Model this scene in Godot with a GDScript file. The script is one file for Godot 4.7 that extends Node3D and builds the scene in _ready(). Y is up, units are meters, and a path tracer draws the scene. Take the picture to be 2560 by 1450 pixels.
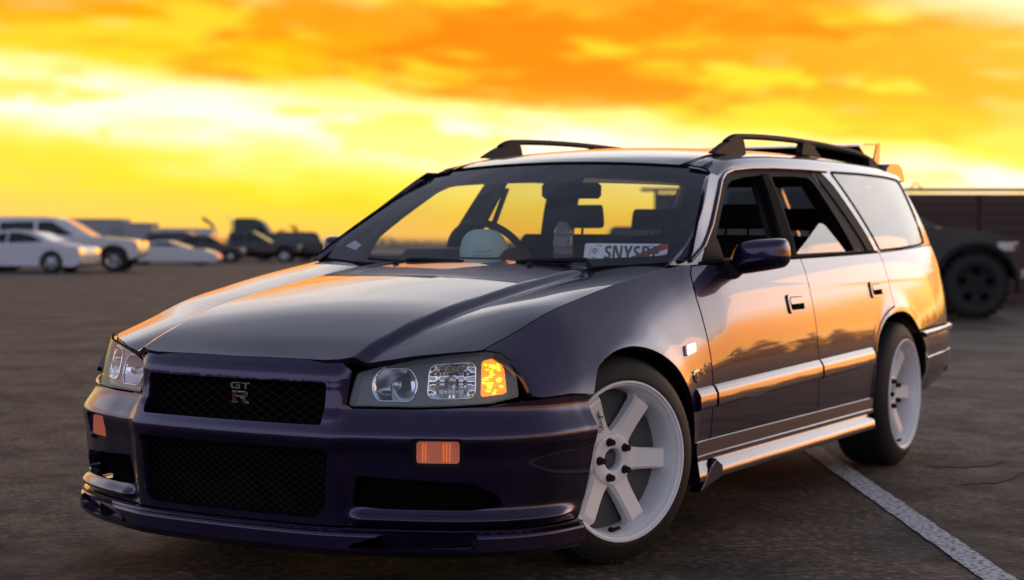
extends Node3D
# A dusk car park: a dark purple station wagon in front, parked vehicles and a long wall far behind.
# Axes: x runs to the rear of the wagon, y up, z to the wagon's left; the origin is on the ground under its front axle.

var M := {}
var used := {}
var wagon: Node3D

class MB:
	var v := PackedVector3Array()
	var n := PackedVector3Array()
	var uv := PackedVector2Array()
	func tri(a: Vector3, b: Vector3, c: Vector3, na: Vector3, nb: Vector3, nc: Vector3, ua := Vector2.ZERO, ub := Vector2.ZERO, uc := Vector2.ZERO) -> void:
		var g := (b - a).cross(c - a)
		if g.length_squared() < 1e-16:
			return
		if g.dot(na + nb + nc) > 0.0:
			v.append(a); v.append(c); v.append(b)
			n.append(na); n.append(nc); n.append(nb)
			uv.append(ua); uv.append(uc); uv.append(ub)
		else:
			v.append(a); v.append(b); v.append(c)
			n.append(na); n.append(nb); n.append(nc)
			uv.append(ua); uv.append(ub); uv.append(uc)
	func quad(a: Vector3, b: Vector3, c: Vector3, d: Vector3, na: Vector3, nb: Vector3, nc: Vector3, nd: Vector3) -> void:
		tri(a, b, c, na, nb, nc)
		tri(a, c, d, na, nc, nd)
	func flat(a: Vector3, b: Vector3, c: Vector3, d: Vector3, out: Vector3) -> void:
		var k := (b - a).cross(c - a)
		if k.length_squared() < 1e-14:
			k = (c - a).cross(d - a)
		k = k.normalized()
		if k.dot(out) < 0.0:
			k = -k
		quad(a, b, c, d, k, k, k, k)
	func mesh() -> ArrayMesh:
		var m := ArrayMesh.new()
		if v.is_empty():
			return m
		var a := []
		a.resize(Mesh.ARRAY_MAX)
		a[Mesh.ARRAY_VERTEX] = v
		a[Mesh.ARRAY_NORMAL] = n
		a[Mesh.ARRAY_TEX_UV] = uv
		m.add_surface_from_arrays(Mesh.PRIMITIVE_TRIANGLES, a)
		return m

# ---------- naming ----------
func numbered(called: String) -> String:
	if not used.has(called):
		used[called] = 0
		return called
	used[called] += 1
	return "%s_%03d" % [called, used[called]]

func thing(called: String, label: String, category: String, at := Vector3.ZERO, turn := 0.0, group := "") -> Node3D:
	var o := Node3D.new()
	o.name = numbered(called)
	add_child(o, true)
	o.position = at
	o.rotation.y = turn
	o.set_meta("label", label)
	o.set_meta("category", category)
	if group != "":
		o.set_meta("group", group)
	return o

func obj(called: String, m: Mesh, mat: Material, parent: Node) -> MeshInstance3D:
	var o := MeshInstance3D.new()
	var n := called
	var k := 0
	while parent.has_node(n):
		k += 1
		n = "%s_%03d" % [called, k]
	o.name = n
	o.mesh = m
	o.material_override = mat
	parent.add_child(o, true)
	return o

func group_node(called: String, parent: Node) -> Node3D:
	var o := Node3D.new()
	var n := called
	var k := 0
	while parent.has_node(n):
		k += 1
		n = "%s_%03d" % [called, k]
	o.name = n
	parent.add_child(o, true)
	return o

func setting(called: String, m: Mesh, mat: Material, kind := "structure") -> MeshInstance3D:
	var o := obj(numbered(called), m, mat, self)
	o.set_meta("kind", kind)
	return o

# ---------- curves ----------
func H(xs: PackedFloat32Array, ys: PackedFloat32Array, x: float) -> float:
	var k := xs.size()
	if x <= xs[0]:
		return ys[0] + (x - xs[0]) * (ys[1] - ys[0]) / (xs[1] - xs[0])
	if x >= xs[k - 1]:
		return ys[k - 1] + (x - xs[k - 1]) * (ys[k - 1] - ys[k - 2]) / (xs[k - 1] - xs[k - 2])
	var i := xs.bsearch(x) - 1
	i = clampi(i, 0, k - 2)
	var h := xs[i + 1] - xs[i]
	var t := (x - xs[i]) / h
	var d := (ys[i + 1] - ys[i]) / h
	var m0 := d if i == 0 else (ys[i + 1] - ys[i - 1]) / (xs[i + 1] - xs[i - 1])
	var m1 := d if i == k - 2 else (ys[i + 2] - ys[i]) / (xs[i + 2] - xs[i])
	var t2 := t * t
	var t3 := t2 * t
	return (2 * t3 - 3 * t2 + 1) * ys[i] + (t3 - 2 * t2 + t) * h * m0 + (3 * t2 - 2 * t3) * ys[i + 1] + (t3 - t2) * h * m1

func SS(a: float, b: float, x: float) -> float:
	return smoothstep(a, b, x)

func V2(a: Array) -> PackedVector2Array:
	var p := PackedVector2Array()
	for i in range(0, a.size(), 2):
		p.append(Vector2(a[i], a[i + 1]))
	return p

# polygon with rounded corners
func rp(a: PackedVector2Array, r: float, seg := 5) -> PackedVector2Array:
	var out := PackedVector2Array()
	var k := a.size()
	for i in k:
		var p := a[i]
		var q := a[(i + k - 1) % k]
		var s := a[(i + 1) % k]
		var l := minf(r, minf(p.distance_to(q), p.distance_to(s)) * 0.48)
		var e0 := p + (q - p).normalized() * l
		var e1 := p + (s - p).normalized() * l
		for j in seg + 1:
			var t := float(j) / seg
			out.append(e0.lerp(p, t).lerp(p.lerp(e1, t), t))
	return out

# smooth open curve through points
func smooth(a: PackedVector2Array, per := 5) -> PackedVector2Array:
	var out := PackedVector2Array()
	var k := a.size()
	for i in k - 1:
		var p0 := a[maxi(i - 1, 0)]
		var p3 := a[mini(i + 2, k - 1)]
		for j in per:
			out.append(a[i].cubic_interpolate(a[i + 1], p0, p3, float(j) / per))
	out.append(a[k - 1])
	return out

func rect(x0: float, y0: float, x1: float, y1: float) -> PackedVector2Array:
	return PackedVector2Array([Vector2(x0, y0), Vector2(x1, y0), Vector2(x1, y1), Vector2(x0, y1)])

func ellipse(c: Vector2, rx: float, ry: float, k := 28) -> PackedVector2Array:
	var p := PackedVector2Array()
	for i in k:
		p.append(c + Vector2(cos(TAU * i / k) * rx, sin(TAU * i / k) * ry))
	return p

func subdivided(a: PackedVector2Array, step: float) -> PackedVector2Array:
	var out := PackedVector2Array()
	for i in a.size():
		var p := a[i]
		var q := a[(i + 1) % a.size()]
		var k := maxi(1, ceili(p.distance_to(q) / step))
		for j in k:
			out.append(p.lerp(q, float(j) / k))
	return out

func pn(f: Callable, p: Vector2, flip: bool) -> Array:
	var e := 0.002
	var q: Vector3 = f.call(p)
	var du: Vector3 = f.call(p + Vector2(e, 0)) - f.call(p - Vector2(e, 0))
	var dv: Vector3 = f.call(p + Vector2(0, e)) - f.call(p - Vector2(0, e))
	var k := du.cross(dv).normalized()
	return [q, -k if flip else k]

# a sheet of the surface f cut along poly and holes, with its edges folded inward by flange metres
func patch(m: MB, poly: PackedVector2Array, holes: Array, f: Callable, cell: Vector2, flange: float, flip: bool, hole_flange := -1.0) -> void:
	var lo := poly[0]
	var hi := poly[0]
	for p in poly:
		lo = lo.min(p)
		hi = hi.max(p)
	var nx := maxi(1, ceili((hi.x - lo.x) / cell.x))
	var ny := maxi(1, ceili((hi.y - lo.y) / cell.y))
	var c := Vector2((hi.x - lo.x) / nx, (hi.y - lo.y) / ny)
	var crossed := {}
	var fine := minf(c.x, c.y) * 0.2
	var loops := [poly]
	loops.append_array(holes)
	for l in loops:
		for p in subdivided(l, fine):
			crossed[Vector2i(clampi(int((p.x - lo.x) / c.x), 0, nx - 1), clampi(int((p.y - lo.y) / c.y), 0, ny - 1))] = true
	var grid := {}
	for i in nx:
		for j in ny:
			var a := lo + Vector2(i * c.x, j * c.y)
			if crossed.has(Vector2i(i, j)):
				var pieces: Array = Geometry2D.intersect_polygons(PackedVector2Array([a, a + Vector2(c.x, 0), a + c, a + Vector2(0, c.y)]), poly)
				for h in holes:
					var next := []
					for q in pieces:
						next.append_array(Geometry2D.clip_polygons(q, h))
					pieces = next
				for q in pieces:
					if Geometry2D.is_polygon_clockwise(q) and pieces.size() > 1 and q.size() < 3:
						continue
					var t := Geometry2D.triangulate_polygon(q)
					if t.is_empty():
						continue
					var e := []
					for p in q:
						e.append(pn(f, p, flip))
					for k in range(0, t.size(), 3):
						m.tri(e[t[k]][0], e[t[k + 1]][0], e[t[k + 2]][0], e[t[k]][1], e[t[k + 1]][1], e[t[k + 2]][1])
			else:
				var mid := a + c * 0.5
				if not Geometry2D.is_point_in_polygon(mid, poly):
					continue
				var inside := true
				for h in holes:
					if Geometry2D.is_point_in_polygon(mid, h):
						inside = false
				if not inside:
					continue
				var e := []
				for o in [Vector2i(0, 0), Vector2i(1, 0), Vector2i(1, 1), Vector2i(0, 1)]:
					var key: Vector2i = Vector2i(i, j) + o
					if not grid.has(key):
						grid[key] = pn(f, lo + Vector2(key.x * c.x, key.y * c.y), flip)
					e.append(grid[key])
				m.quad(e[0][0], e[1][0], e[2][0], e[3][0], e[0][1], e[1][1], e[2][1], e[3][1])
	if flange > 0.0:
		rim(m, poly, f, flange, flip, true, minf(c.x, c.y))
	var hf := flange if hole_flange < 0.0 else hole_flange
	if hf > 0.0:
		for h in holes:
			rim(m, h, f, hf, flip, false, minf(c.x, c.y))

func rim(m: MB, loop: PackedVector2Array, f: Callable, depth: float, flip: bool, outer: bool, step: float) -> void:
	var l := subdivided(loop, step)
	var ccw := not Geometry2D.is_polygon_clockwise(l)
	var k := l.size()
	var e := []
	for i in k:
		var t := (l[(i + 1) % k] - l[(i + k - 1) % k]).normalized()
		var o := Vector2(t.y, -t.x) if ccw else Vector2(-t.y, t.x)
		if not outer:
			o = -o
		var q := pn(f, l[i], flip)
		var d: Vector3 = f.call(l[i] + o * 0.002) - q[0]
		e.append([q[0], q[0] - q[1] * depth, (d.normalized() + q[1] * 0.25).normalized(), d.normalized()])
	for i in k:
		var a = e[i]
		var b = e[(i + 1) % k]
		m.quad(a[0], b[0], b[1], a[1], a[2], b[2], b[3], a[3])

# a round bar along points
func tube(m: MB, pts: PackedVector3Array, r: float, sides := 8, r2 := -1.0, closed := false, squash := Vector2.ONE) -> void:
	var k := pts.size()
	var rings := []
	var upv := Vector3.UP
	for i in k:
		var t: Vector3
		if closed:
			t = (pts[(i + 1) % k] - pts[(i + k - 1) % k]).normalized()
		else:
			t = (pts[mini(i + 1, k - 1)] - pts[maxi(i - 1, 0)]).normalized()
		var ref := Vector3.UP if absf(t.y) < 0.9 else Vector3.RIGHT
		var s := t.cross(ref).normalized()
		var w := s.cross(t).normalized()
		var rr := r if r2 < 0.0 else lerpf(r, r2, float(i) / (k - 1))
		var ring := []
		for j in sides:
			var a := TAU * j / sides
			var d := s * cos(a) * squash.x + w * sin(a) * squash.y
			var nn := (s * cos(a) / squash.x + w * sin(a) / squash.y).normalized()
			ring.append([pts[i] + d * rr, nn])
		rings.append(ring)
	for i in (k if closed else k - 1):
		var p = rings[i]
		var q = rings[(i + 1) % k]
		for j in sides:
			var j2 := (j + 1) % sides
			m.quad(p[j][0], p[j2][0], q[j2][0], q[j][0], p[j][1], p[j2][1], q[j2][1], q[j][1])
	if not closed:
		for side in [0, k - 1]:
			var d := (pts[0] - pts[1]).normalized() if side == 0 else (pts[k - 1] - pts[k - 2]).normalized()
			for j in sides:
				m.tri(pts[side], rings[side][j][0], rings[side][(j + 1) % sides][0], d, d, d)

# profile (radius, along z) turned about the z axis; breaks in the normal where edge angle is sharp
func lathe(m: MB, prof: PackedVector2Array, k := 48, xf := Transform3D.IDENTITY, inward := false) -> void:
	for i in prof.size() - 1:
		var p := prof[i]
		var q := prof[i + 1]
		var d := (q - p).normalized()
		var n0 := Vector2(d.y, -d.x)
		var na := n0
		var nb := n0
		if i > 0:
			var e := (p - prof[i - 1]).normalized()
			if e.dot(d) > 0.75:
				na = (n0 + Vector2(e.y, -e.x)).normalized()
		if i < prof.size() - 2:
			var e := (prof[i + 2] - q).normalized()
			if e.dot(d) > 0.75:
				nb = (n0 + Vector2(e.y, -e.x)).normalized()
		if inward:
			na = -na
			nb = -nb
		for j in k:
			var a := TAU * j / k
			var b := TAU * (j + 1) / k
			var ca := Vector3(cos(a), sin(a), 0)
			var cb := Vector3(cos(b), sin(b), 0)
			var z := Vector3(0, 0, 1)
			m.quad(xf * (ca * p.x + z * p.y), xf * (cb * p.x + z * p.y), xf * (cb * q.x + z * q.y), xf * (ca * q.x + z * q.y),
				xf.basis * (ca * na.x + z * na.y), xf.basis * (cb * na.x + z * na.y), xf.basis * (cb * nb.x + z * nb.y), xf.basis * (ca * nb.x + z * nb.y))

# box with chamfered edges, axes of b
func box(m: MB, c: Vector3, s: Vector3, ch := 0.0, b := Basis.IDENTITY) -> void:
	var h := s * 0.5
	if ch <= 0.0:
		for ax in 3:
			for sg in [-1.0, 1.0]:
				var u := Vector3.ZERO; u[(ax + 1) % 3] = h[(ax + 1) % 3]
				var w := Vector3.ZERO; w[(ax + 2) % 3] = h[(ax + 2) % 3]
				var o := Vector3.ZERO; o[ax] = h[ax] * sg
				m.flat(c + b * (o - u - w), c + b * (o + u - w), c + b * (o + u + w), c + b * (o - u + w), b * o)
		return
	for ax in 3:
		var a1 := (ax + 1) % 3
		var a2 := (ax + 2) % 3
		for sg in [-1.0, 1.0]:
			var u := Vector3.ZERO; u[a1] = h[a1] - ch
			var w := Vector3.ZERO; w[a2] = h[a2] - ch
			var o := Vector3.ZERO; o[ax] = h[ax] * sg
			m.flat(c + b * (o - u - w), c + b * (o + u - w), c + b * (o + u + w), c + b * (o - u + w), b * o)
			for s2 in [-1.0, 1.0]:
				# edge between +-ax and +-a1
				var p := Vector3.ZERO; p[ax] = h[ax] * sg; p[a1] = (h[a1] - ch) * s2
				var q := Vector3.ZERO; q[ax] = (h[ax] - ch) * sg; q[a1] = h[a1] * s2
				var na := Vector3.ZERO; na[ax] = sg
				var nb := Vector3.ZERO; nb[a1] = s2
				m.quad(c + b * (p - w), c + b * (p + w), c + b * (q + w), c + b * (q - w), b * na, b * na, b * nb, b * nb)
	for sx in [-1.0, 1.0]:
		for sy in [-1.0, 1.0]:
			for sz in [-1.0, 1.0]:
				var k := Vector3(h.x * sx, h.y * sy, h.z * sz)
				var i := Vector3(ch * sx, ch * sy, ch * sz)
				m.tri(c + b * (k - Vector3(0, i.y, i.z)), c + b * (k - Vector3(i.x, 0, i.z)), c + b * (k - Vector3(i.x, i.y, 0)), b * Vector3(sx, 0, 0), b * Vector3(0, sy, 0), b * Vector3(0, 0, sz))

# a flat outline given thickness: outline in the plane of axes u, w at point o, thickness along n
func slab(m: MB, poly: PackedVector2Array, o: Vector3, u: Vector3, w: Vector3, th: Vector3, bevel := 0.0) -> void:
	var inner := poly
	if bevel > 0.0:
		var got := Geometry2D.offset_polygon(poly, -bevel, Geometry2D.JOIN_MITER)
		if got.size() == 1 and got[0].size() == poly.size():
			# match the start
			var best := 0
			for i in got[0].size():
				if got[0][i].distance_to(poly[0]) < got[0][best].distance_to(poly[0]):
					best = i
			inner = PackedVector2Array()
			var same := Geometry2D.is_polygon_clockwise(got[0]) == Geometry2D.is_polygon_clockwise(poly)
			for i in poly.size():
				inner.append(got[0][(best + (i if same else -i) + poly.size()) % poly.size()])
	var nn := th.normalized()
	var bv := nn * bevel if inner != poly else Vector3.ZERO
	for face in [[inner, th, nn], [poly, Vector3.ZERO, -nn]]:
		var t := Geometry2D.triangulate_polygon(face[0])
		for k in range(0, t.size(), 3):
			var p := []
			for j in 3:
				p.append(o + u * face[0][t[k + j]].x + w * face[0][t[k + j]].y + face[1])
			m.tri(p[0], p[1], p[2], face[2], face[2], face[2])
	var ccw := not Geometry2D.is_polygon_clockwise(poly)
	for i in poly.size():
		var a := poly[i]
		var b := poly[(i + 1) % poly.size()]
		var ia := inner[i]
		var ib := inner[(i + 1) % poly.size()]
		var d := (b - a).normalized()
		var out2 := Vector2(d.y, -d.x) if ccw else Vector2(-d.y, d.x)
		var out := (u * out2.x + w * out2.y).normalized()
		m.quad(o + u * a.x + w * a.y, o + u * b.x + w * b.y, o + u * b.x + w * b.y + th - bv, o + u * a.x + w * a.y + th - bv, out, out, out, out)
		if inner != poly:
			m.quad(o + u * a.x + w * a.y + th - bv, o + u * b.x + w * b.y + th - bv, o + u * ib.x + w * ib.y + th, o + u * ia.x + w * ia.y + th, out, out, nn, nn)

func arc2(c: Vector2, r: float, a0: float, a1: float, k: int) -> PackedVector2Array:
	var p := PackedVector2Array()
	for i in k + 1:
		var a := lerpf(a0, a1, float(i) / k)
		p.append(c + Vector2(cos(a), sin(a)) * r)
	return p

# ---------- materials ----------
func lin(r: float, g: float, b: float) -> Color:
	return Color(r, g, b).linear_to_srgb()

func mat(called: String, c: Color, rough := 0.5, metal := 0.0, spec := 0.5) -> StandardMaterial3D:
	var m := StandardMaterial3D.new()
	m.resource_name = called
	m.albedo_color = c
	m.roughness = rough
	m.metallic = metal
	m.metallic_specular = spec
	M[called] = m
	return m

func glass(called: String, c: Color, alpha: float, spec := 0.5) -> StandardMaterial3D:
	var m := mat(called, Color(c, alpha), 0.0, 0.0, spec)
	m.transparency = BaseMaterial3D.TRANSPARENCY_ALPHA
	return m

func glow(called: String, c: Color, e: Color, strength: float) -> StandardMaterial3D:
	var m := mat(called, c, 0.15)
	m.emission_enabled = true
	m.emission = e
	m.emission_energy_multiplier = strength
	return m

func noise_tex(freq: float, seed_: int, ramp: Gradient, size := 512, octaves := 4, type := FastNoiseLite.TYPE_SIMPLEX_SMOOTH, as_normal := false) -> ImageTexture:
	var f := FastNoiseLite.new()
	f.seed = seed_
	f.frequency = freq
	f.noise_type = type
	f.fractal_octaves = octaves
	var im := f.get_seamless_image(size, size)
	im.convert(Image.FORMAT_RGB8)
	if ramp:
		for y in size:
			for x in size:
				im.set_pixel(x, y, ramp.sample(im.get_pixel(x, y).r))
	if as_normal:
		im.convert(Image.FORMAT_RGBA8)
		im.bump_map_to_normal_map(2.0)
	return ImageTexture.create_from_image(im)

func ramp(a: Array) -> Gradient:
	var g := Gradient.new()
	var o := PackedFloat32Array()
	var c := PackedColorArray()
	for e in a:
		o.append(e[0])
		c.append(e[1])
	g.offsets = o
	g.colors = c
	return g

# ---------- sky ----------
const VIEW := 1.0582
const EL := [0, 0.6, 1.4, 2, 2.7, 3.3, 4.2, 4.8, 5.5, 6.2, 6.9, 7.7, 8.6, 11.6, 13.6, 16, 21, 24, 28, 50, 90]
const NEAR_R := [1, 1, 1, 1.02, 1.05, 1.08, 1.3, 1.25, 1.1, 1.25, 1.45, 1.6, 1.65, 1.55, 1.3, 1.38, 1.2, 0.72, 0.32, 0.2, 0.2]
const NEAR_G := [0.5, 0.58, 0.67, 0.8, 0.9, 0.97, 1.22, 1.16, 0.97, 0.78, 0.58, 0.43, 0.37, 0.42, 0.82, 1.24, 1.15, 0.71, 0.34, 0.22, 0.23]
const NEAR_B := [0.004, 0.003, 0.003, 0.02, 0.1, 0.36, 0.98, 0.8, 0.26, 0.03, 0.006, 0.006, 0.012, 0.03, 0.5, 1.12, 1.16, 0.78, 0.43, 0.31, 0.34]
const FAR_R := [0.824, 0.856, 0.889, 0.906, 0.922, 0.922, 0.922, 0.906, 0.889, 0.874, 0.856, 0.856, 0.841, 0.832, 0.821, 0.806, 0.586, 0.393, 0.318, 0.22, 0.2]
const FAR_G := [0.692, 0.742, 0.791, 0.824, 0.856, 0.874, 0.889, 0.906, 0.906, 0.922, 0.922, 0.938, 0.938, 0.947, 0.953, 0.938, 0.683, 0.454, 0.365, 0.25, 0.23]
const FAR_B := [0.866, 0.936, 1.005, 1.057, 1.109, 1.143, 1.179, 1.213, 1.23, 1.247, 1.265, 1.282, 1.299, 1.308, 1.316, 1.316, 0.915, 0.619, 0.507, 0.36, 0.34]
var cloud: FastNoiseLite
var wisp: FastNoiseLite
var cel := PackedFloat32Array(EL)
var cnr := PackedFloat32Array(NEAR_R)
var cng := PackedFloat32Array(NEAR_G)
var cnb := PackedFloat32Array(NEAR_B)
var cfr := PackedFloat32Array(FAR_R)
var cfg := PackedFloat32Array(FAR_G)
var cfb := PackedFloat32Array(FAR_B)

func L(xs: PackedFloat32Array, ys: PackedFloat32Array, x: float) -> float:
	var i := clampi(xs.bsearch(x) - 1, 0, xs.size() - 2)
	return lerpf(ys[i], ys[i + 1], clampf((x - xs[i]) / (xs[i + 1] - xs[i]), 0.0, 1.0))

func sky_at(az: float, el: float) -> Vector3:
	# az and el in degrees; az from the hidden sun, which is off to the right of the picture, el above the horizon
	var a := deg_to_rad(az)
	var dir := Vector3(sin(a), 0, cos(a))
	var up := el * 0.9
	var drift := az * 0.050
	var w1 := wisp.get_noise_3d(dir.x * 26.0, (up + drift) * 2.1, dir.z * 26.0)
	var n1 := cloud.get_noise_3d(dir.x * 10.0 + w1 * 1.2, (up + drift) * 0.70 + w1 * 0.8, dir.z * 10.0)
	var n2 := cloud.get_noise_3d(dir.x * 22.0 + 40.0, (up + drift * 1.3) * 2.6 + w1 * 0.5, dir.z * 22.0)
	var n3 := wisp.get_noise_3d(dir.x * 70.0 + 9.0, (up + drift * 1.2) * 8.5 + w1 * 2.0, dir.z * 70.0)
	var near := 1.0 - SS(58.0, 150.0, absf(az))
	var tilt := clampf(az + 45.0, -60.0, 60.0) * 0.062 * exp(-pow((az + 45.0) / 60.0, 2.0))
	var fade := 1.0 - SS(14.0, 40.0, el)
	var sun := exp(-pow(az / 34.0, 2.0))
	var e := clampf(el * (1.0 + 0.95 * sun * (1.0 - SS(7.0, 16.0, el))) + (0.85 + tilt + n1 * 0.9 + n2 * 0.85 + n3 * 0.40) * fade * SS(0.0, 2.4, el), 0.0, 90.0)
	var c := Vector3(L(cel, cnr, e), L(cel, cng, e), L(cel, cnb, e))
	# torn streaks of lit and unlit cloud above the pale band
	var s := SS(5.0, 6.6, e) * (1.0 - SS(10.0, 14.0, e))
	var lit := SS(0.0, 0.36, n2 + w1 * 0.45 + n3 * 0.3)
	c = c.lerp(Vector3(1.35, 0.74, 0.03), lit * s * 0.9)
	var pale := SS(0.16, 0.5, n3 * 0.6 + n1 + w1 * 0.3)
	c = c.lerp(Vector3(1.05, 0.78, 0.26), pale * s * 0.30)
	var dark := SS(0.02, 0.42, -n1 - w1 * 0.35 + n3 * 0.15)
	c = c.lerp(Vector3(1.7, 0.25, 0.006), dark * s * 0.95)
	# thin yellow streaks through the pale band
	var p := SS(2.2, 3.6, e) * (1.0 - SS(5.0, 6.2, e))
	c = c.lerp(Vector3(1.03, 0.82, 0.03), SS(0.04, 0.34, n2 - w1 * 0.5 + n3 * 0.45) * p * 0.75)
	# paler and brighter low down towards the sun
	var g := exp(-pow((az + 20.0) / 20.0, 2.0) - pow((el - 3.2) / 2.2, 2.0))
	c += Vector3(0.45, 0.47, 0.42) * g * (1.0 - s)
	c *= 1.0 + 0.9 * sun * (1.0 - SS(18.0, 30.0, el))
	c = c.lerp(Vector3(2.1, 1.05, 0.16), 0.7 * sun * (1.0 - SS(3.6, 6.4, el)))
	c.z *= 1.0 - 0.35 * sun * (1.0 - SS(7.0, 12.0, e))
	c.y *= 1.0 - 0.22 * sun * (1.0 - SS(7.0, 12.0, e))
	c = c.lerp(Vector3(L(cel, cfr, e), L(cel, cfg, e), L(cel, cfb, e)), 1.0 - near)
	# high broken cloud
	var hi := SS(9.0, 22.0, el) * (1.0 - SS(60.0, 90.0, el) * 0.6)
	c *= 1.0 + hi * 0.22 * (n1 + 0.5 * n2)
	return c

func sky_image() -> Image:
	cloud = FastNoiseLite.new()
	cloud.seed = 11
	cloud.noise_type = FastNoiseLite.TYPE_SIMPLEX_SMOOTH
	cloud.frequency = 0.32
	cloud.fractal_octaves = 4
	wisp = FastNoiseLite.new()
	wisp.seed = 5
	wisp.noise_type = FastNoiseLite.TYPE_SIMPLEX_SMOOTH
	wisp.frequency = 0.22
	wisp.fractal_octaves = 3
	var sun_az := rad_to_deg(VIEW) + 46.0
	var w := 640
	var h := 320
	var d := PackedFloat32Array()
	d.resize(w * h * 3)
	for y in h:
		var el := 90.0 - (y + 0.5) / h * 180.0
		for x in w:
			var az := wrapf((x + 0.5) / w * 360.0 - sun_az, -180.0, 180.0)
			var c := Vector3(0.08, 0.066, 0.058) if el < -1.0 else sky_at(az, maxf(el, 0.0))
			var k := (y * w + x) * 3
			d[k] = c.x
			d[k + 1] = c.y
			d[k + 2] = c.z
	var im := Image.create_from_data(w, h, false, Image.FORMAT_RGBF, d.to_byte_array())
	im.resize(2048, 1024, Image.INTERPOLATE_CUBIC)
	# the low sky towards the sunset again, with its fine streaks
	for y in range(430, 514):
		var el := 90.0 - (y + 0.5) / 1024.0 * 180.0
		for x in range(150, 640):
			var az := wrapf((x + 0.5) / 2048.0 * 360.0 - sun_az, -180.0, 180.0)
			var c := sky_at(az, maxf(el, 0.0))
			im.set_pixel(x, y, Color(c.x, c.y, c.z))
	return im

func view_and_light() -> void:
	var cam := Camera3D.new()
	cam.name = "camera"
	add_child(cam)
	var pitch := -0.00875
	var roll := 0.0076
	var fw := Vector3(sin(VIEW) * cos(pitch), sin(pitch), -cos(VIEW) * cos(pitch))
	var rt := fw.cross(Vector3.UP).normalized()
	var up := rt.cross(fw)
	cam.transform = Transform3D(Basis(rt * cos(roll) + up * sin(roll), up * cos(roll) - rt * sin(roll), -fw), Vector3(-4.598, 0.987, 2.981))
	cam.projection = Camera3D.PROJECTION_FRUSTUM
	cam.near = 0.1
	cam.far = 2000.0
	cam.size = 0.1 * 1450.0 / 4144.7
	cam.frustum_offset = Vector2(0, -0.1 * 85.5 / 4144.7)
	var at := CameraAttributesPhysical.new()
	at.frustum_near = 0.1
	at.frustum_far = 2000.0
	at.frustum_focal_length = 58.0
	at.frustum_focus_distance = 4.75
	at.exposure_aperture = 3.2
	cam.attributes = at
	cam.current = true
	var sky := Sky.new()
	var sm := PanoramaSkyMaterial.new()
	sm.panorama = ImageTexture.create_from_image(sky_image())
	sky.sky_material = sm
	var env := Environment.new()
	env.background_mode = Environment.BG_SKY
	env.sky = sky
	env.background_energy_multiplier = 1.0
	env.tonemap_mode = Environment.TONE_MAPPER_LINEAR
	env.tonemap_exposure = 1.0
	env.sdfgi_enabled = true
	env.ssao_enabled = true
	env.ssil_enabled = true
	var we := WorldEnvironment.new()
	we.name = "sky"
	we.environment = env
	add_child(we)
	var sun := DirectionalLight3D.new()
	sun.name = "low_sun"
	add_child(sun)
	var a := VIEW + deg_to_rad(46.0)
	var to_sun := Vector3(sin(a), tan(deg_to_rad(3.0)), -cos(a)).normalized()
	sun.basis = Basis.looking_at(-to_sun, Vector3.UP)
	sun.light_color = Color(1.0, 0.62, 0.28)
	sun.light_energy = 0.05
	sun.light_angular_distance = 18.0
	sun.shadow_enabled = true

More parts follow.
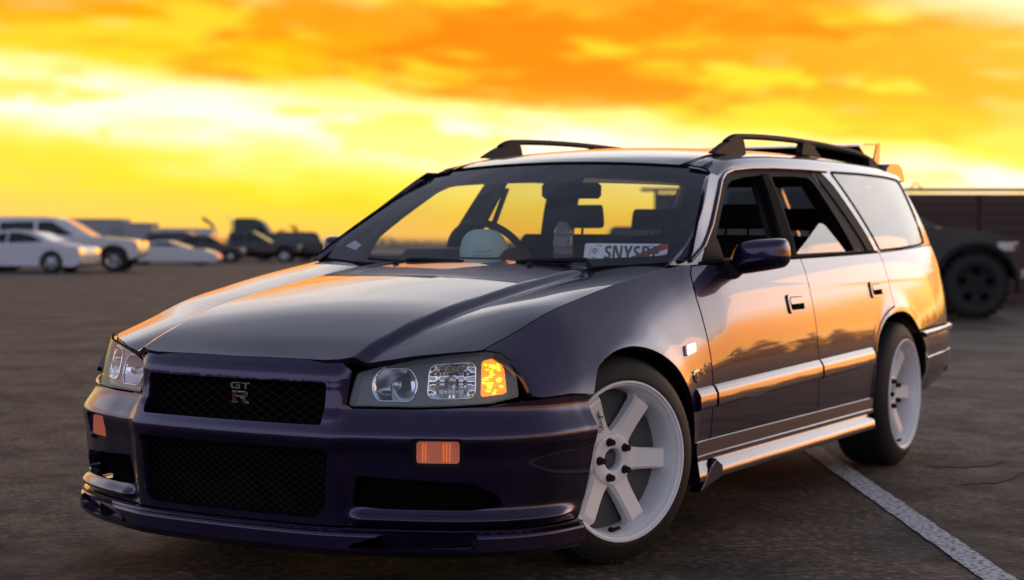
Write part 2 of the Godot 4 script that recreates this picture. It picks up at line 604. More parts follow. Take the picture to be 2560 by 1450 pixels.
func materials() -> void:
	var p := mat("purple_paint", lin(0.021, 0.0095, 0.045), 0.33, 0.85, 0.3)
	p.clearcoat_enabled = true
	p.clearcoat = 1.0
	p.clearcoat_roughness = 0.025
	mat("rail_plastic", lin(0.018, 0.015, 0.017), 0.55, 0.0, 0.25)
	mat("black_plastic", lin(0.012, 0.012, 0.013), 0.5, 0.0, 0.3)
	mat("gloss_black", lin(0.008, 0.006, 0.006), 0.5, 0.0, 0.12)
	mat("rubber_seal", lin(0.008, 0.008, 0.009), 0.7, 0.0, 0.10)
	mat("dark_void", lin(0.004, 0.004, 0.004), 0.9, 0.0, 0.1)
	mat("wire_mesh", lin(0.012, 0.012, 0.012), 0.6, 0.0, 0.3)
	mat("chrome", lin(0.75, 0.76, 0.78), 0.06, 1.0)
	mat("satin_metal", lin(0.35, 0.36, 0.38), 0.3, 1.0)
	mat("lamp_bezel", lin(0.055, 0.06, 0.065), 0.3, 0.3)
	mat("badge_red", lin(0.14, 0.012, 0.014), 0.2)
	mat("white_wheel", lin(0.82, 0.83, 0.85), 0.3)
	mat("black_lettering", lin(0.012, 0.012, 0.014), 0.5)
	mat("brake_disc", lin(0.085, 0.085, 0.092), 0.6, 0.0, 0.2)
	var ty := mat("tyre_rubber", lin(0.014, 0.013, 0.013), 0.62)
	ty.metallic_specular = 0.4
	mat("seat_cloth", lin(0.012, 0.012, 0.013), 0.95, 0.0, 0.1)
	mat("dashboard", lin(0.016, 0.018, 0.02), 0.6)
	mat("headliner", lin(0.08, 0.07, 0.062), 0.9, 0.0, 0.1)
	glass("clear_glass", lin(0.02, 0.025, 0.025), 0.14)
	glass("sun_strip", lin(0.006, 0.006, 0.008), 0.93, 0.6)
	glass("privacy_glass", lin(0.004, 0.005, 0.005), 0.82, 0.62)
	glass("lamp_lens", lin(0.9, 0.9, 0.9), 0.02)
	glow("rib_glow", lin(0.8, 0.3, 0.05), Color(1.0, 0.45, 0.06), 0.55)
	glow("indicator_lit", lin(0.8, 0.33, 0.01), Color(1.0, 0.50, 0.02), 1.25)
	glow("amber_lamp", lin(0.8, 0.4, 0.05), Color(1.0, 0.76, 0.18), 1.9)
	var am := mat("amber_lens", lin(0.72, 0.30, 0.18), 0.10)
	am.emission_enabled = true
	am.emission = Color(1.0, 0.32, 0.05)
	am.emission_energy_multiplier = 0.10
	mat("red_lens", lin(0.35, 0.01, 0.01), 0.1)
	mat("cap_cloth", lin(0.42, 0.60, 0.54), 0.9)
	mat("plate_white", lin(0.88, 0.90, 0.94), 0.35)
	mat("plate_green", lin(0.01, 0.07, 0.035), 0.4)
	mat("plate_red", lin(0.45, 0.015, 0.02), 0.4)
	mat("sticker", lin(0.45, 0.50, 0.58), 0.5)
	# things far off
	var w := mat("white_paint", lin(0.55, 0.57, 0.62), 0.35)
	w.clearcoat_enabled = true
	w.clearcoat = 0.8
	w.clearcoat_roughness = 0.08
	var dk := mat("dark_paint", lin(0.016, 0.015, 0.018), 0.3)
	dk.clearcoat_enabled = true
	dk.clearcoat = 0.8
	dk.clearcoat_roughness = 0.06
	mat("green_paint", lin(0.02, 0.05, 0.04), 0.4)
	mat("grey_panel", lin(0.28, 0.28, 0.31), 0.55)
	mat("dim_glass", lin(0.012, 0.014, 0.016), 0.05)
	mat("brown_wall", lin(0.055, 0.028, 0.020), 0.75)
	mat("steel_rail", lin(0.10, 0.085, 0.08), 0.5, 0.4)
	glow("lit_lamp", lin(0.9, 0.6, 0.2), Color(1.0, 0.62, 0.15), 2.2)
	mat("clear_lamp", lin(0.75, 0.72, 0.68), 0.12, 0.7)
	mat("skin", lin(0.30, 0.18, 0.13), 0.7)
	mat("grey_shirt", lin(0.14, 0.13, 0.15), 0.9)
	mat("dark_trousers", lin(0.05, 0.035, 0.03), 0.9)
	mat("hair", lin(0.02, 0.014, 0.01), 0.8)
	mat("line_paint", lin(0.42, 0.43, 0.46), 0.75)
	mat("tree_leaf", lin(0.030, 0.036, 0.020), 0.9)

func ground() -> void:
	var g := mat("asphalt", Color.WHITE, 0.72)
	g.metallic_specular = 0.34
	var fine := noise_tex(0.11, 3, ramp([[0.0, lin(0.022, 0.015, 0.011)], [0.40, lin(0.078, 0.054, 0.040)], [0.60, lin(0.115, 0.080, 0.060)], [0.74, lin(0.19, 0.138, 0.107)], [1.0, lin(0.40, 0.31, 0.25)]]), 768, 3, FastNoiseLite.TYPE_VALUE_CUBIC)
	g.albedo_texture = fine
	g.uv1_triplanar = true
	g.uv1_world_triplanar = true
	g.uv1_scale = Vector3(0.62, 0.62, 0.62)
	g.roughness = 1.0
	g.roughness_texture = noise_tex(0.012, 33, ramp([[0.0, Color(0.62, 0.62, 0.62)], [0.45, Color(0.71, 0.71, 0.71)], [0.6, Color(0.77, 0.77, 0.77)], [1.0, Color(0.86, 0.86, 0.86)]]), 512, 5)
	g.heightmap_enabled = true
	g.heightmap_texture = noise_tex(0.16, 8, null, 512, 3, FastNoiseLite.TYPE_VALUE_CUBIC)
	g.heightmap_scale = 0.22
	g.detail_enabled = true
	g.detail_blend_mode = BaseMaterial3D.BLEND_MODE_MUL
	g.detail_uv_layer = BaseMaterial3D.DETAIL_UV_2
	g.uv2_triplanar = true
	g.uv2_world_triplanar = true
	g.uv2_scale = Vector3(0.085, 0.085, 0.085)
	g.detail_albedo = noise_tex(0.020, 21, ramp([[0.0, Color(0.42, 0.41, 0.42)], [0.36, Color(0.70, 0.69, 0.69)], [0.52, Color(0.88, 0.87, 0.86)], [0.7, Color(1.0, 0.99, 0.97)], [1.0, Color(1.0, 1.0, 1.0)]]), 512, 5)
	var m := MB.new()
	var ds := [-900.0, -60.0, -10.0, 14.0, 60.0, 200.0, 1200.0]
	var ls := [-1200.0, -60.0, 0.0, 60.0, 1200.0]
	var fwd := Vector3(sin(VIEW), 0, -cos(VIEW))
	var rgt := Vector3(cos(VIEW), 0, sin(VIEW))
	var pos := func(d: float, l: float) -> Vector3: return Vector3(-4.6, -0.0037 * maxf(0.0, d - 14.0), 2.98) + fwd * d + rgt * l
	for i in ds.size() - 1:
		for j in ls.size() - 1:
			m.flat(pos.call(ds[i], ls[j]), pos.call(ds[i + 1], ls[j]), pos.call(ds[i + 1], ls[j + 1]), pos.call(ds[i], ls[j + 1]), Vector3.UP)
	setting("ground", m.mesh(), g)
	# painted bay line: worn at its edges
	var lm: StandardMaterial3D = M["line_paint"]
	lm.albedo_color = Color.WHITE
	lm.albedo_texture = noise_tex(0.05, 14, ramp([[0.0, lin(0.08, 0.065, 0.055)], [0.30, lin(0.14, 0.12, 0.11)], [0.40, lin(0.38, 0.38, 0.39)], [0.52, lin(0.52, 0.53, 0.56)], [1.0, lin(0.62, 0.64, 0.69)]]), 512, 5)
	lm.uv1_triplanar = true
	lm.uv1_world_triplanar = true
	lm.uv1_scale = Vector3(1.4, 1.4, 1.4)
	var a := Vector2(-1.2, 2.72)
	var b := Vector2(6.2, -1.43)
	var d := (b - a).normalized()
	var s := Vector2(-d.y, d.x) * 0.052
	var rng := RandomNumberGenerator.new()
	rng.seed = 4
	var left := PackedVector2Array()
	var right := PackedVector2Array()
	for i in 171:
		var p := a.lerp(b, i / 170.0)
		left.append(p + s * (1.0 + rng.randf_range(-0.09, 0.05)))
		right.append(p - s * (1.0 + rng.randf_range(-0.09, 0.05)))
	var q := MB.new()
	for i in 170:
		q.flat(Vector3(left[i].x, 0.004, left[i].y), Vector3(left[i + 1].x, 0.004, left[i + 1].y), Vector3(right[i + 1].x, 0.004, right[i + 1].y), Vector3(right[i].x, 0.004, right[i].y), Vector3.UP)
	setting("parking_bay_line", q.mesh(), lm)
	# oil and water stains: thin irregular films
	var st := mat("oil_stain", lin(0.036, 0.027, 0.022), 0.7, 0.0, 0.3)
	for e in [[2.90, 1.13, 0.22, 0.07, 0.5], [2.50, 1.34, 0.26, 0.05, 0.2]]:
		var f := MB.new()
		var poly := PackedVector2Array()
		for i in 40:
			var t := TAU * i / 40.0
			var r := 1.0 + 0.22 * sin(t * 3.0 + e[0]) + 0.12 * sin(t * 7.0 + e[1] * 5.0) + 0.07 * sin(t * 13.0)
			poly.append((Vector2(cos(t) * e[2], sin(t) * e[3]) * r).rotated(e[4]) + Vector2(e[0], e[1]))
		var t3 := Geometry2D.triangulate_polygon(poly)
		for k in range(0, t3.size(), 3):
			f.tri(Vector3(poly[t3[k]].x, 0.003, poly[t3[k]].y), Vector3(poly[t3[k + 1]].x, 0.003, poly[t3[k + 1]].y), Vector3(poly[t3[k + 2]].x, 0.003, poly[t3[k + 2]].y), Vector3.UP, Vector3.UP, Vector3.UP)
		setting("oil_stain", f.mesh(), st, "stuff")

func _ready() -> void:
	view_and_light()
	materials()
	ground()
	background()
	build_wagon()
	cabin_things()

# ---------- the wagon's surfaces ----------
const FZ := [0.0, 0.2, 0.32, 0.38, 0.47, 0.563, 0.666, 0.76, 0.83, 0.862, 0.874, 0.879]
const FX := [-0.925, -0.918, -0.905, -0.888, -0.855, -0.82, -0.767, -0.69, -0.58, -0.45, -0.336, -0.20]
var pt := PackedFloat32Array()
var px := PackedFloat32Array()
var pz := PackedFloat32Array()
var wx := PackedFloat32Array([-0.70, -0.66, -0.58, -0.45, -0.336, 0.0, 0.3, 0.55, 1.6, 2.3, 2.72, 3.1, 3.4, 3.6, 3.72, 3.80])
var wz := PackedFloat32Array([0.752, 0.785, 0.83, 0.862, 0.874, 0.876, 0.869, 0.862, 0.868, 0.871, 0.875, 0.872, 0.858, 0.838, 0.815, 0.785])
var yx := PackedFloat32Array([-0.66, -0.5, -0.3, -0.1, 0.1, 0.3, 0.5, 0.62, 0.9, 1.5, 2.57, 3.53, 3.8])
var yt := PackedFloat32Array([0.682, 0.724, 0.781, 0.819, 0.853, 0.881, 0.904, 0.912, 0.917, 0.928, 0.949, 0.981, 0.99])
var zx := PackedFloat32Array([-0.66, -0.3, 0.1, 0.4, 0.6, 0.75, 1.0, 1.6, 2.6, 3.2, 3.53, 3.8])
var zt := PackedFloat32Array([0.668, 0.693, 0.710, 0.728, 0.752, 0.768, 0.773, 0.777, 0.781, 0.766, 0.740, 0.705])
var ax := PackedFloat32Array([-0.66, -0.3, 0.1, 0.5, 0.8, 3.8])
var aa := PackedFloat32Array([30.0, 36.0, 44.0, 55.0, 60.0, 61.0])
var gy := PackedFloat32Array([0.0, 0.08, 0.18, 0.28, 0.35, 0.41])
var gd := PackedFloat32Array([0.0, 0.028, 0.072, 0.122, 0.162, 0.205])
var rex := PackedFloat32Array([1.0, 1.14, 1.24, 1.38, 1.6, 1.93, 2.55, 3.0, 3.3, 3.62, 3.75])
var rey := PackedFloat32Array([1.235, 1.268, 1.293, 1.316, 1.334, 1.349, 1.363, 1.364, 1.358, 1.342, 1.33])
var rcx := PackedFloat32Array([1.05, 1.2, 1.4, 1.7, 2.1, 2.6, 3.1, 3.65])
var rcy := PackedFloat32Array([1.281, 1.322, 1.356, 1.382, 1.398, 1.405, 1.398, 1.375])
var hx := PackedFloat32Array([-0.92, -0.87, -0.75, -0.6, -0.45, -0.3, -0.1, 0.1, 0.3, 0.5, 0.62])
var hr := PackedFloat32Array([0.642, 0.660, 0.706, 0.750, 0.783, 0.808, 0.838, 0.864, 0.888, 0.906, 0.914])
var hcx := PackedFloat32Array([-0.92, -0.75, -0.45, 0.1, 0.6])
var hcy := PackedFloat32Array([0.002, 0.006, 0.014, 0.021, 0.018])
var ridx := PackedFloat32Array([-0.92, -0.87, -0.45, 0.3, 0.6])
var ridz := PackedFloat32Array([0.365, 0.372, 0.402, 0.430, 0.455])

func prepare_plan() -> void:
	var zs := PackedFloat32Array()
	var xs := PackedFloat32Array()
	for i in range(FZ.size() - 1, 0, -1):
		zs.append(-FZ[i]); xs.append(FX[i])
	for i in FZ.size():
		zs.append(FZ[i]); xs.append(FX[i])
	var arc := PackedFloat32Array([0.0])
	for i in zs.size() - 1:
		var l := 0.0
		var p := Vector2(xs[i], zs[i])
		for j in range(1, 21):
			var z := lerpf(zs[i], zs[i + 1], j / 20.0)
			var q := Vector2(H(zs, xs, z), z)
			l += p.distance_to(q)
			p = q
		arc.append(arc[i] + l)
	var mid := arc[FZ.size() - 1]
	for i in arc.size():
		pt.append(arc[i] - mid)
	px = xs
	pz = zs

func tz(z: float) -> float:
	var lo := 0.0
	var hi := pt[pt.size() - 1]
	for i in 30:
		var m := (lo + hi) * 0.5
		if H(pt, pz, m) < absf(z): lo = m
		else: hi = m
	return lo * signf(z)

func tx(x: float) -> float:
	var lo := 0.3
	var hi := pt[pt.size() - 1]
	for i in 30:
		var m := (lo + hi) * 0.5
		if H(pt, px, m) < x: lo = m
		else: hi = m
	return lo

# outline given as z, y pairs to plan length, y
func front_poly(a: PackedVector2Array, side := 1.0) -> PackedVector2Array:
	var o := PackedVector2Array()
	for p in a:
		o.append(Vector2(tz(p.x) * side, p.y))
	return o

func plan_at(t: float, y: float, off: float) -> Vector3:
	var x := H(pt, px, t)
	var z := H(pt, pz, t)
	var e := 0.004
	var d := Vector2(H(pt, px, t + e) - H(pt, px, t - e), H(pt, pz, t + e) - H(pt, pz, t - e)).normalized()
	return Vector3(x - d.y * off, y, z + d.x * off)

func bumper_off(t: float, y: float) -> float:
	var z := absf(H(pt, pz, t))
	var side := SS(0.345, 0.392, z)
	var o := 0.0
	# set back towards the lamps, proud below
	o -= 0.030 * SS(0.455, 0.535, y) * side
	o += 0.010 * exp(-pow((y - 0.447) / 0.032, 2.0))
	o -= 0.012 * SS(0.50, 0.53, y) * (1.0 - side)
	o += 0.014 * (1.0 - side) * (1.0 - SS(0.44, 0.60, y))
	o -= 0.05 * clampf(y - 0.585, 0.0, 1.0) * (1.0 - side) + 0.35 * clampf(y - 0.60, 0.0, 1.0) * SS(0.60, 0.65, y) * (1.0 - side)
	o -= 0.016 * (1.0 - SS(0.20, 0.40, y))
	# the ledge under the side ducts
	var led := SS(0.372, 0.43, z) * (1.0 - SS(0.845, 0.87, z))
	o += 0.026 * led * exp(-pow((y - 0.229) / 0.017, 2.0))
	# arch lip flares a little
	o += 0.006 * SS(0.868, 0.876, z)
	return o

func bumper_at(p: Vector2) -> Vector3:
	return plan_at(p.x, p.y, bumper_off(p.x, p.y))

func lip_off(t: float, y: float) -> float:
	var z := absf(H(pt, pz, t))
	return 0.004 + 0.014 * SS(0.20, 0.185, y) - 0.02 * (1.0 - SS(0.125, 0.145, y)) - 0.006 * SS(0.80, 0.87, z)

func lip_at(p: Vector2) -> Vector3:
	return plan_at(p.x, p.y, lip_off(p.x, p.y))

func lamp_off(y: float) -> float:
	return -0.020 - 0.22 * (y - 0.53) - 0.9 * pow(maxf(y - 0.60, 0.0), 2.0)

func lens_at(p: Vector2) -> Vector3:
	return plan_at(p.x, p.y, lamp_off(p.y) - sweep(p.x))

func sweep(t: float) -> float:
	return 0.026 * SS(0.62, 0.80, absf(H(pt, pz, t)))

func bezel_at(p: Vector2) -> Vector3:
	return plan_at(p.x, p.y, lamp_off(p.y) - sweep(p.x) - 0.030)

func side_z(x: float, y: float) -> float:
	var w := H(wx, wz, x)
	var ym := 0.475
	var z: float
	if y <= ym:
		z = w - 0.026 * pow((ym - y) / 0.275, 1.7)
	else:
		var zq := H(zx, zt, x)
		var yq := H(yx, yt, x)
		var a := deg_to_rad(H(ax, aa, x))
		var dz := w - zq
		var dy := maxf(yq - ym, 0.02)
		var l := 0.55 * minf(dz / cos(a), dy / sin(a))
		var p1y := ym + 0.40 * dy
		var p2 := Vector2(zq + cos(a) * l, yq - sin(a) * l)
		if y >= yq:
			z = zq - (y - yq) * cos(a) / sin(a)
		else:
			var t := (y - ym) / dy
			for i in 7:
				var u := 1.0 - t
				var f := u * u * u * ym + 3 * u * u * t * p1y + 3 * u * t * t * p2.y + t * t * t * yq - y
				var d := 3 * u * u * (p1y - ym) + 6 * u * t * (p2.y - p1y) + 3 * t * t * (yq - p2.y)
				t = clampf(t - f / maxf(d, 0.01), 0.0, 1.0)
			var v := 1.0 - t
			z = v * v * v * w + 3 * v * v * t * w + 3 * v * t * t * p2.x + t * t * t * zq
	# arch flares and the shoulder crease
	for c: Vector2 in [Vector2(-0.02, 0.30), Vector2(2.70, 0.32)]:
		var r := Vector2(x, y).distance_to(c)
		z += (0.010 if c.x > 1.0 else 0.006) * exp(-pow((r - 0.375) / 0.05, 2.0)) * SS(0.18, 0.3, y)
	z += 0.0012 * exp(-pow((y - 0.815 - 0.012 * (x - 1.0)) / 0.012, 2.0)) * SS(0.5, 0.9, x)
	return z

func green_z(x: float, y: float) -> float:
	return H(zx, zt, x) - H(gy, gd, y - H(yx, yt, x))

func body_side(x: float, y: float) -> float:
	var yq := H(yx, yt, x)
	return side_z(x, y) if y < yq else green_z(x, y)

func roof_y(x: float, z: float) -> float:
	var yc := H(rcx, rcy, x)
	var k := (yc - H(rex, rey, x) - 0.012) / 0.2756
	return yc - k * z * z - 0.25 * pow(maxf(absf(z) - 0.40, 0.0), 2.0)

func cant_at(p: Vector2, s: float) -> Vector3:
	var x := p.x
	var y0 := H(rex, rey, x) - 0.030
	var z0 := green_z(x, y0)
	var y3 := roof_y(x, 0.523)
	var d0 := Vector2(green_z(x, y0 + 0.01) - z0, 0.01).normalized()
	var a := Vector2(z0, y0)
	var b := a + d0 * 0.028
	var d := Vector2(0.523, y3)
	var c := d + Vector2(0.030, -0.006)
	var t := p.y
	var u := 1.0 - t
	var q := a * u * u * u + b * 3 * u * u * t + c * 3 * u * t * t + d * t * t * t
	return Vector3(x, q.y, q.x * s)

func screen_at(p: Vector2) -> Vector3:
	var u := p.x
	var v := p.y
	var b := Vector3(0.40 + 0.15 * u * u, 0.892 + 0.033 * u * u, 0.765 * u)
	var t := Vector3(1.075 + 0.065 * u * u, 1.287 - 0.025 * u * u, 0.592 * u)
	var q := b.lerp(t, v)
	var bulge := 0.014 * 4.0 * v * (1.0 - v)
	return q + Vector3(-0.5, 0.86, 0.0) * bulge

func hood_y(x: float, z: float) -> float:
	var az := absf(z)
	var zr := H(ridx, ridz, x)
	var yr := H(hx, hr, x)
	var crown := H(hcx, hcy, x)
	var ze := H(zx, zt, x)
	var ye := H(yx, yt, x)
	if x < -0.66:
		ze = 0.668
		ye = H(yx, yt, -0.66) + (x + 0.66) * 0.28
	var inner := yr + crown * (1.0 - pow(az / zr, 2.0))
	if az <= zr:
		return inner
	var q := clampf((az - zr) / maxf(ze - zr, 0.05), 0.0, 1.3)
	var step := 0.026 * (1.0 - SS(0.25, 0.62, x) * 0.8)
	var lo := minf(yr - step, yr)
	var outer := lerpf(lo, ye, q) + 0.010 * q * (1.0 - q) * 4.0
	var s := SS(0.0, 0.042, az - zr)
	return lerpf(yr - (az - zr) * 0.10, outer, s)

func hood_at(p: Vector2) -> Vector3:
	return Vector3(p.x, hood_y(p.x, p.y), p.y)

# rear plan: from the side round the corner to the middle
const RT := [0.0, 0.06, 0.14, 0.22, 0.32, 0.62, 0.96]
const RX := [3.72, 3.778, 3.845, 3.885, 3.915, 3.945, 3.955]
const RZ := [0.815, 0.794, 0.745, 0.672, 0.578, 0.28, -0.06]

func rear_at(p: Vector2, s: float) -> Vector3:
	var x := H(PackedFloat32Array(RT), PackedFloat32Array(RX), p.x)
	var z := H(PackedFloat32Array(RT), PackedFloat32Array(RZ), p.x)
	var y := p.y
	# tapers in towards the belt as the flanks do, and leans forward above it
	var dz := H(wx, wz, 3.72) - side_z(3.72, y) if y < 0.985 else 0.815 - green_z(3.72, y)
	var lean := 0.10 * pow(maxf(y - 0.60, 0.0) / 0.38, 1.6)
	if y > 0.985:
		lean += (y - 0.985) * 0.62
	var bump := 0.03 * (1.0 - SS(0.575, 0.60, y)) - 0.05 * (1.0 - SS(0.24, 0.42, y))
	var k := SS(0.0, 0.3, p.x)
	return Vector3(x - lean * k + bump * k - lean * 0.35 * (1.0 - k), y, (z - dz * (1.0 - 0.3 * k) * (1.0 if z > 0.3 else z / 0.3)) * s)

# ---------- building the wagon ----------
func side_f(s: float, off := 0.0) -> Callable:
	return func(p: Vector2) -> Vector3: return Vector3(p.x, p.y, (side_z(p.x, p.y) + off) * s)

func green_f(s: float, off := 0.0) -> Callable:
	return func(p: Vector2) -> Vector3: return Vector3(p.x, p.y, (green_z(p.x, p.y) + off) * s)

func mk(called: String, m: MB, material: String, parent: Node) -> MeshInstance3D:
	return obj(called, m.mesh(), M[material], parent)

func panel(called: String, poly: PackedVector2Array, holes: Array, f: Callable, cell: Vector2, flange: float, flip: bool, material: String, parent: Node) -> MeshInstance3D:
	var m := MB.new()
	patch(m, poly, holes, f, cell, flange, flip)
	return mk(called, m, material, parent)

func shifted(f: Callable, off: float, flip: bool) -> Callable:
	return func(p: Vector2) -> Vector3:
		var q := pn(f, p, flip)
		return q[0] + q[1] * off

const ARCH_F := [-0.353, 0.553, -0.318, 0.590, -0.271, 0.626, -0.168, 0.659, -0.07, 0.671, 0.015, 0.668, 0.122, 0.645, 0.234, 0.593, 0.32, 0.512, 0.361, 0.434, 0.388, 0.345, 0.398, 0.26, 0.402, 0.205]
const ARCH_R := [2.283, 0.205, 2.290, 0.33, 2.300, 0.42, 2.326, 0.52, 2.372, 0.594, 2.472, 0.657, 2.58, 0.682, 2.701, 0.689, 2.80, 0.678, 2.883, 0.650, 2.955, 0.600, 3.02, 0.52, 3.05, 0.45, 3.065, 0.35, 3.07, 0.27]

func top_line(x0: float, x1: float, k: int, drop := 0.0) -> PackedVector2Array:
	var o := PackedVector2Array()
	for i in k + 1:
		var x := lerpf(x0, x1, float(i) / k)
		o.append(Vector2(x, H(yx, yt, x) - drop))
	return o

func build_wagon() -> void:
	prepare_plan()
	wagon = thing("station_wagon", "dark purple station wagon with white six-spoke wheels parked across the bay line", "station wagon")
	build_nose()
	build_hood_and_roof()
	for s: float in [1.0, -1.0]:
		build_side(s)
	build_rear()
	build_interior()
	for w in [[0.008, 0.726, -22.0, 1.0], [2.72, 0.738, 0.0, 1.0], [0.008, -0.726, 158.0, -1.0], [2.72, -0.738, 180.0, -1.0]]:
		build_wheel(Vector3(w[0], 0.3185, w[1]), deg_to_rad(w[2]), w[0] > 1.0)

func mirrored(a: PackedVector2Array) -> PackedVector2Array:
	var o := PackedVector2Array()
	for p in a:
		o.append(Vector2(-p.x, p.y))
	return o

func build_nose() -> void:
	var te := tx(-0.352)
	# outline of the bumper skin: left half, then mirrored
	var half := PackedVector2Array()
	half.append(Vector2(0, 0.208))
	half.append(Vector2(tz(0.5), 0.208))
	half.append(Vector2(tx(-0.42), 0.208))
	half.append(Vector2(tx(-0.395), 0.27))
	half.append(Vector2(tx(-0.372), 0.40))
	half.append(Vector2(te, 0.548))
	half.append(Vector2(tx(-0.45), 0.553))
	half.append(Vector2(tx(-0.58), 0.549))
	half.append(Vector2(tz(0.806), 0.548))
	half.append(Vector2(tz(0.73), 0.535))
	half.append(Vector2(tz(0.56), 0.526))
	half.append(Vector2(tz(0.388), 0.525))
	half.append(Vector2(tz(0.374), 0.535))
	half.append(Vector2(tz(0.377), 0.57))
	half.append(Vector2(tz(0.386), 0.628))
	half.append(Vector2(tz(0.358), 0.650))
	half.append(Vector2(tz(0.30), 0.655))
	half.append(Vector2(0, 0.657))
	var outline := half.duplicate()
	for i in range(half.size() - 2, 0, -1):
		outline.append(Vector2(-half[i].x, half[i].y))
	var holes := []
	holes.append(rp(front_poly(V2([-0.316, 0.482, 0.316, 0.482, 0.318, 0.588, 0.314, 0.596, -0.314, 0.596, -0.318, 0.588])), 0.012))
	holes.append(rp(front_poly(V2([-0.29, 0.226, 0.29, 0.226, 0.322, 0.25, 0.334, 0.405, 0.322, 0.418, -0.322, 0.418, -0.334, 0.405, -0.322, 0.25])), 0.022))
	var duct := V2([0.392, 0.262, 0.47, 0.256, 0.70, 0.256, 0.765, 0.266, 0.755, 0.292, 0.70, 0.330, 0.405, 0.346])
	var signal_hole := V2([0.548, 0.372, 0.676, 0.372, 0.676, 0.453, 0.548, 0.453])
	for s: float in [1.0, -1.0]:
		holes.append(rp(front_poly(duct, s), 0.016))
		holes.append(rp(front_poly(signal_hole, s), 0.016))
	var m := MB.new()
	patch(m, outline, holes, bumper_at, Vector2(0.020, 0.0085), 0.014, false, 0.034)
	var bumper := mk("front_bumper", m, "purple_paint", wagon)
	# black backing behind the openings
	var back := func(p: Vector2) -> Vector3: return plan_at(p.x, p.y, bumper_off(p.x, p.y) - 0.075)
	panel("air_duct_backing", front_poly(V2([-0.79, 0.212, 0.79, 0.212, 0.79, 0.47, -0.79, 0.47])), [], back, Vector2(0.05, 0.05), 0.0, false, "dark_void", bumper)
	# upper grille: crossed wires on a black box
	var gm := MB.new()
	wires(gm, -0.33, 0.33, 0.472, 0.606, 0.0215, 0.0125, 0.0011, func(p: Vector2) -> Vector3: return Vector3(H(pt, px, p.x) + 0.036, p.y, p.x))
	var grille := mk("grille_mesh", gm, "wire_mesh", bumper)
	grille.set_meta("kind", "stuff")
	panel("grille_backing", rect(-0.36, 0.465, 0.36, 0.62), [], func(p: Vector2) -> Vector3: return Vector3(-0.82, p.y, p.x), Vector2(0.1, 0.1), 0.0, false, "dark_void", bumper)
	var lm := MB.new()
	wires(lm, -0.34, 0.34, 0.216, 0.425, 0.016, 0.010, 0.0010, func(p: Vector2) -> Vector3: return Vector3(H(pt, px, p.x) + 0.03, p.y, p.x))
	var lower := mk("lower_grille_mesh", lm, "wire_mesh", bumper)
	lower.set_meta("kind", "stuff")
	# cooler core behind the lower mesh
	var cm := MB.new()
	box(cm, Vector3(-0.80, 0.322, 0), Vector3(0.05, 0.19, 0.60), 0.006)
	for i in 9:
		box(cm, Vector3(-0.828, 0.242 + i * 0.02, 0), Vector3(0.008, 0.007, 0.54))
	mk("cooler_core", cm, "dark_void", bumper)
	for s: float in [1.0, -1.0]:
		# fins in the side duct of the far side and the near side
		var f := MB.new()
		for i in (6 if s < 0.0 else 0):
			box(f, Vector3(-0.775, 0.268 + i * 0.011, 0.53 * s), Vector3(0.03, 0.004, 0.20), 0.0, Basis(Vector3.UP, deg_to_rad(25.0 * s)))
		if s < 0.0:
			mk("duct_fin_set", f, "dark_void", bumper).set_meta("kind", "stuff")
		# turn signal in its recess
		var lens := rp(front_poly(V2([0.562, 0.384, 0.667, 0.384, 0.667, 0.443, 0.562, 0.443]), s), 0.010)
		var signal_f := func(p: Vector2) -> Vector3: return plan_at(p.x, p.y, bumper_off(p.x, 0.41) - 0.010)
		var lamp := group_node("turn_signal", wagon)
		panel("housing", rp(front_poly(V2([0.545, 0.369, 0.679, 0.369, 0.679, 0.456, 0.545, 0.456]), s), 0.012), [lens], shifted(signal_f, -0.010, false), Vector2(0.03, 0.03), 0.0, false, "black_plastic", lamp)
		panel("lens", lens, [], signal_f, Vector2(0.02, 0.02), 0.016, false, "amber_lens", lamp)
		var rib := MB.new()
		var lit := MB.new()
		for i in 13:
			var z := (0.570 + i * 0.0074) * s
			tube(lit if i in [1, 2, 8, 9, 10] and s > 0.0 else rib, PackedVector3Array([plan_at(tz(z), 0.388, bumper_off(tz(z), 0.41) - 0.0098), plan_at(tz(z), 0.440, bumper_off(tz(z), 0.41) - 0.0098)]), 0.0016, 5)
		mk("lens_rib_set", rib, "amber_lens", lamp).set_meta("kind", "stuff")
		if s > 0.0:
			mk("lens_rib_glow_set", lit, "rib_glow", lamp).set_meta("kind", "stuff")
	build_lip()
	for s: float in [1.0, -1.0]:
		build_headlamp(s)
	build_badge()

func wires(m: MB, x0: float, x1: float, y0: float, y1: float, dx: float, dy: float, r: float, f: Callable) -> void:
	var slope := dy / dx
	for dir in [1.0, -1.0]:
		var c := -2.0
		var k0 := (y0 - maxf(slope * x1, -slope * x1)) - 0.02
		var k1 := (y1 - minf(slope * x0, -slope * x0)) + 0.4
		c = k0
		while c < k1:
			var a := x0
			var b := x1
			var xa: float = (y0 - c) / (slope * dir)
			var xb: float = (y1 - c) / (slope * dir)
			a = maxf(a, minf(xa, xb))
			b = minf(b, maxf(xa, xb))
			if b - a > 0.004:
				var pts := PackedVector3Array()
				var k := maxi(1, ceili((b - a) / 0.12))
				for i in k + 1:
					var x := lerpf(a, b, float(i) / k)
					pts.append(f.call(Vector2(x, c + slope * dir * x)))
				tube(m, pts, r, 4)
			c += dy * 2.0

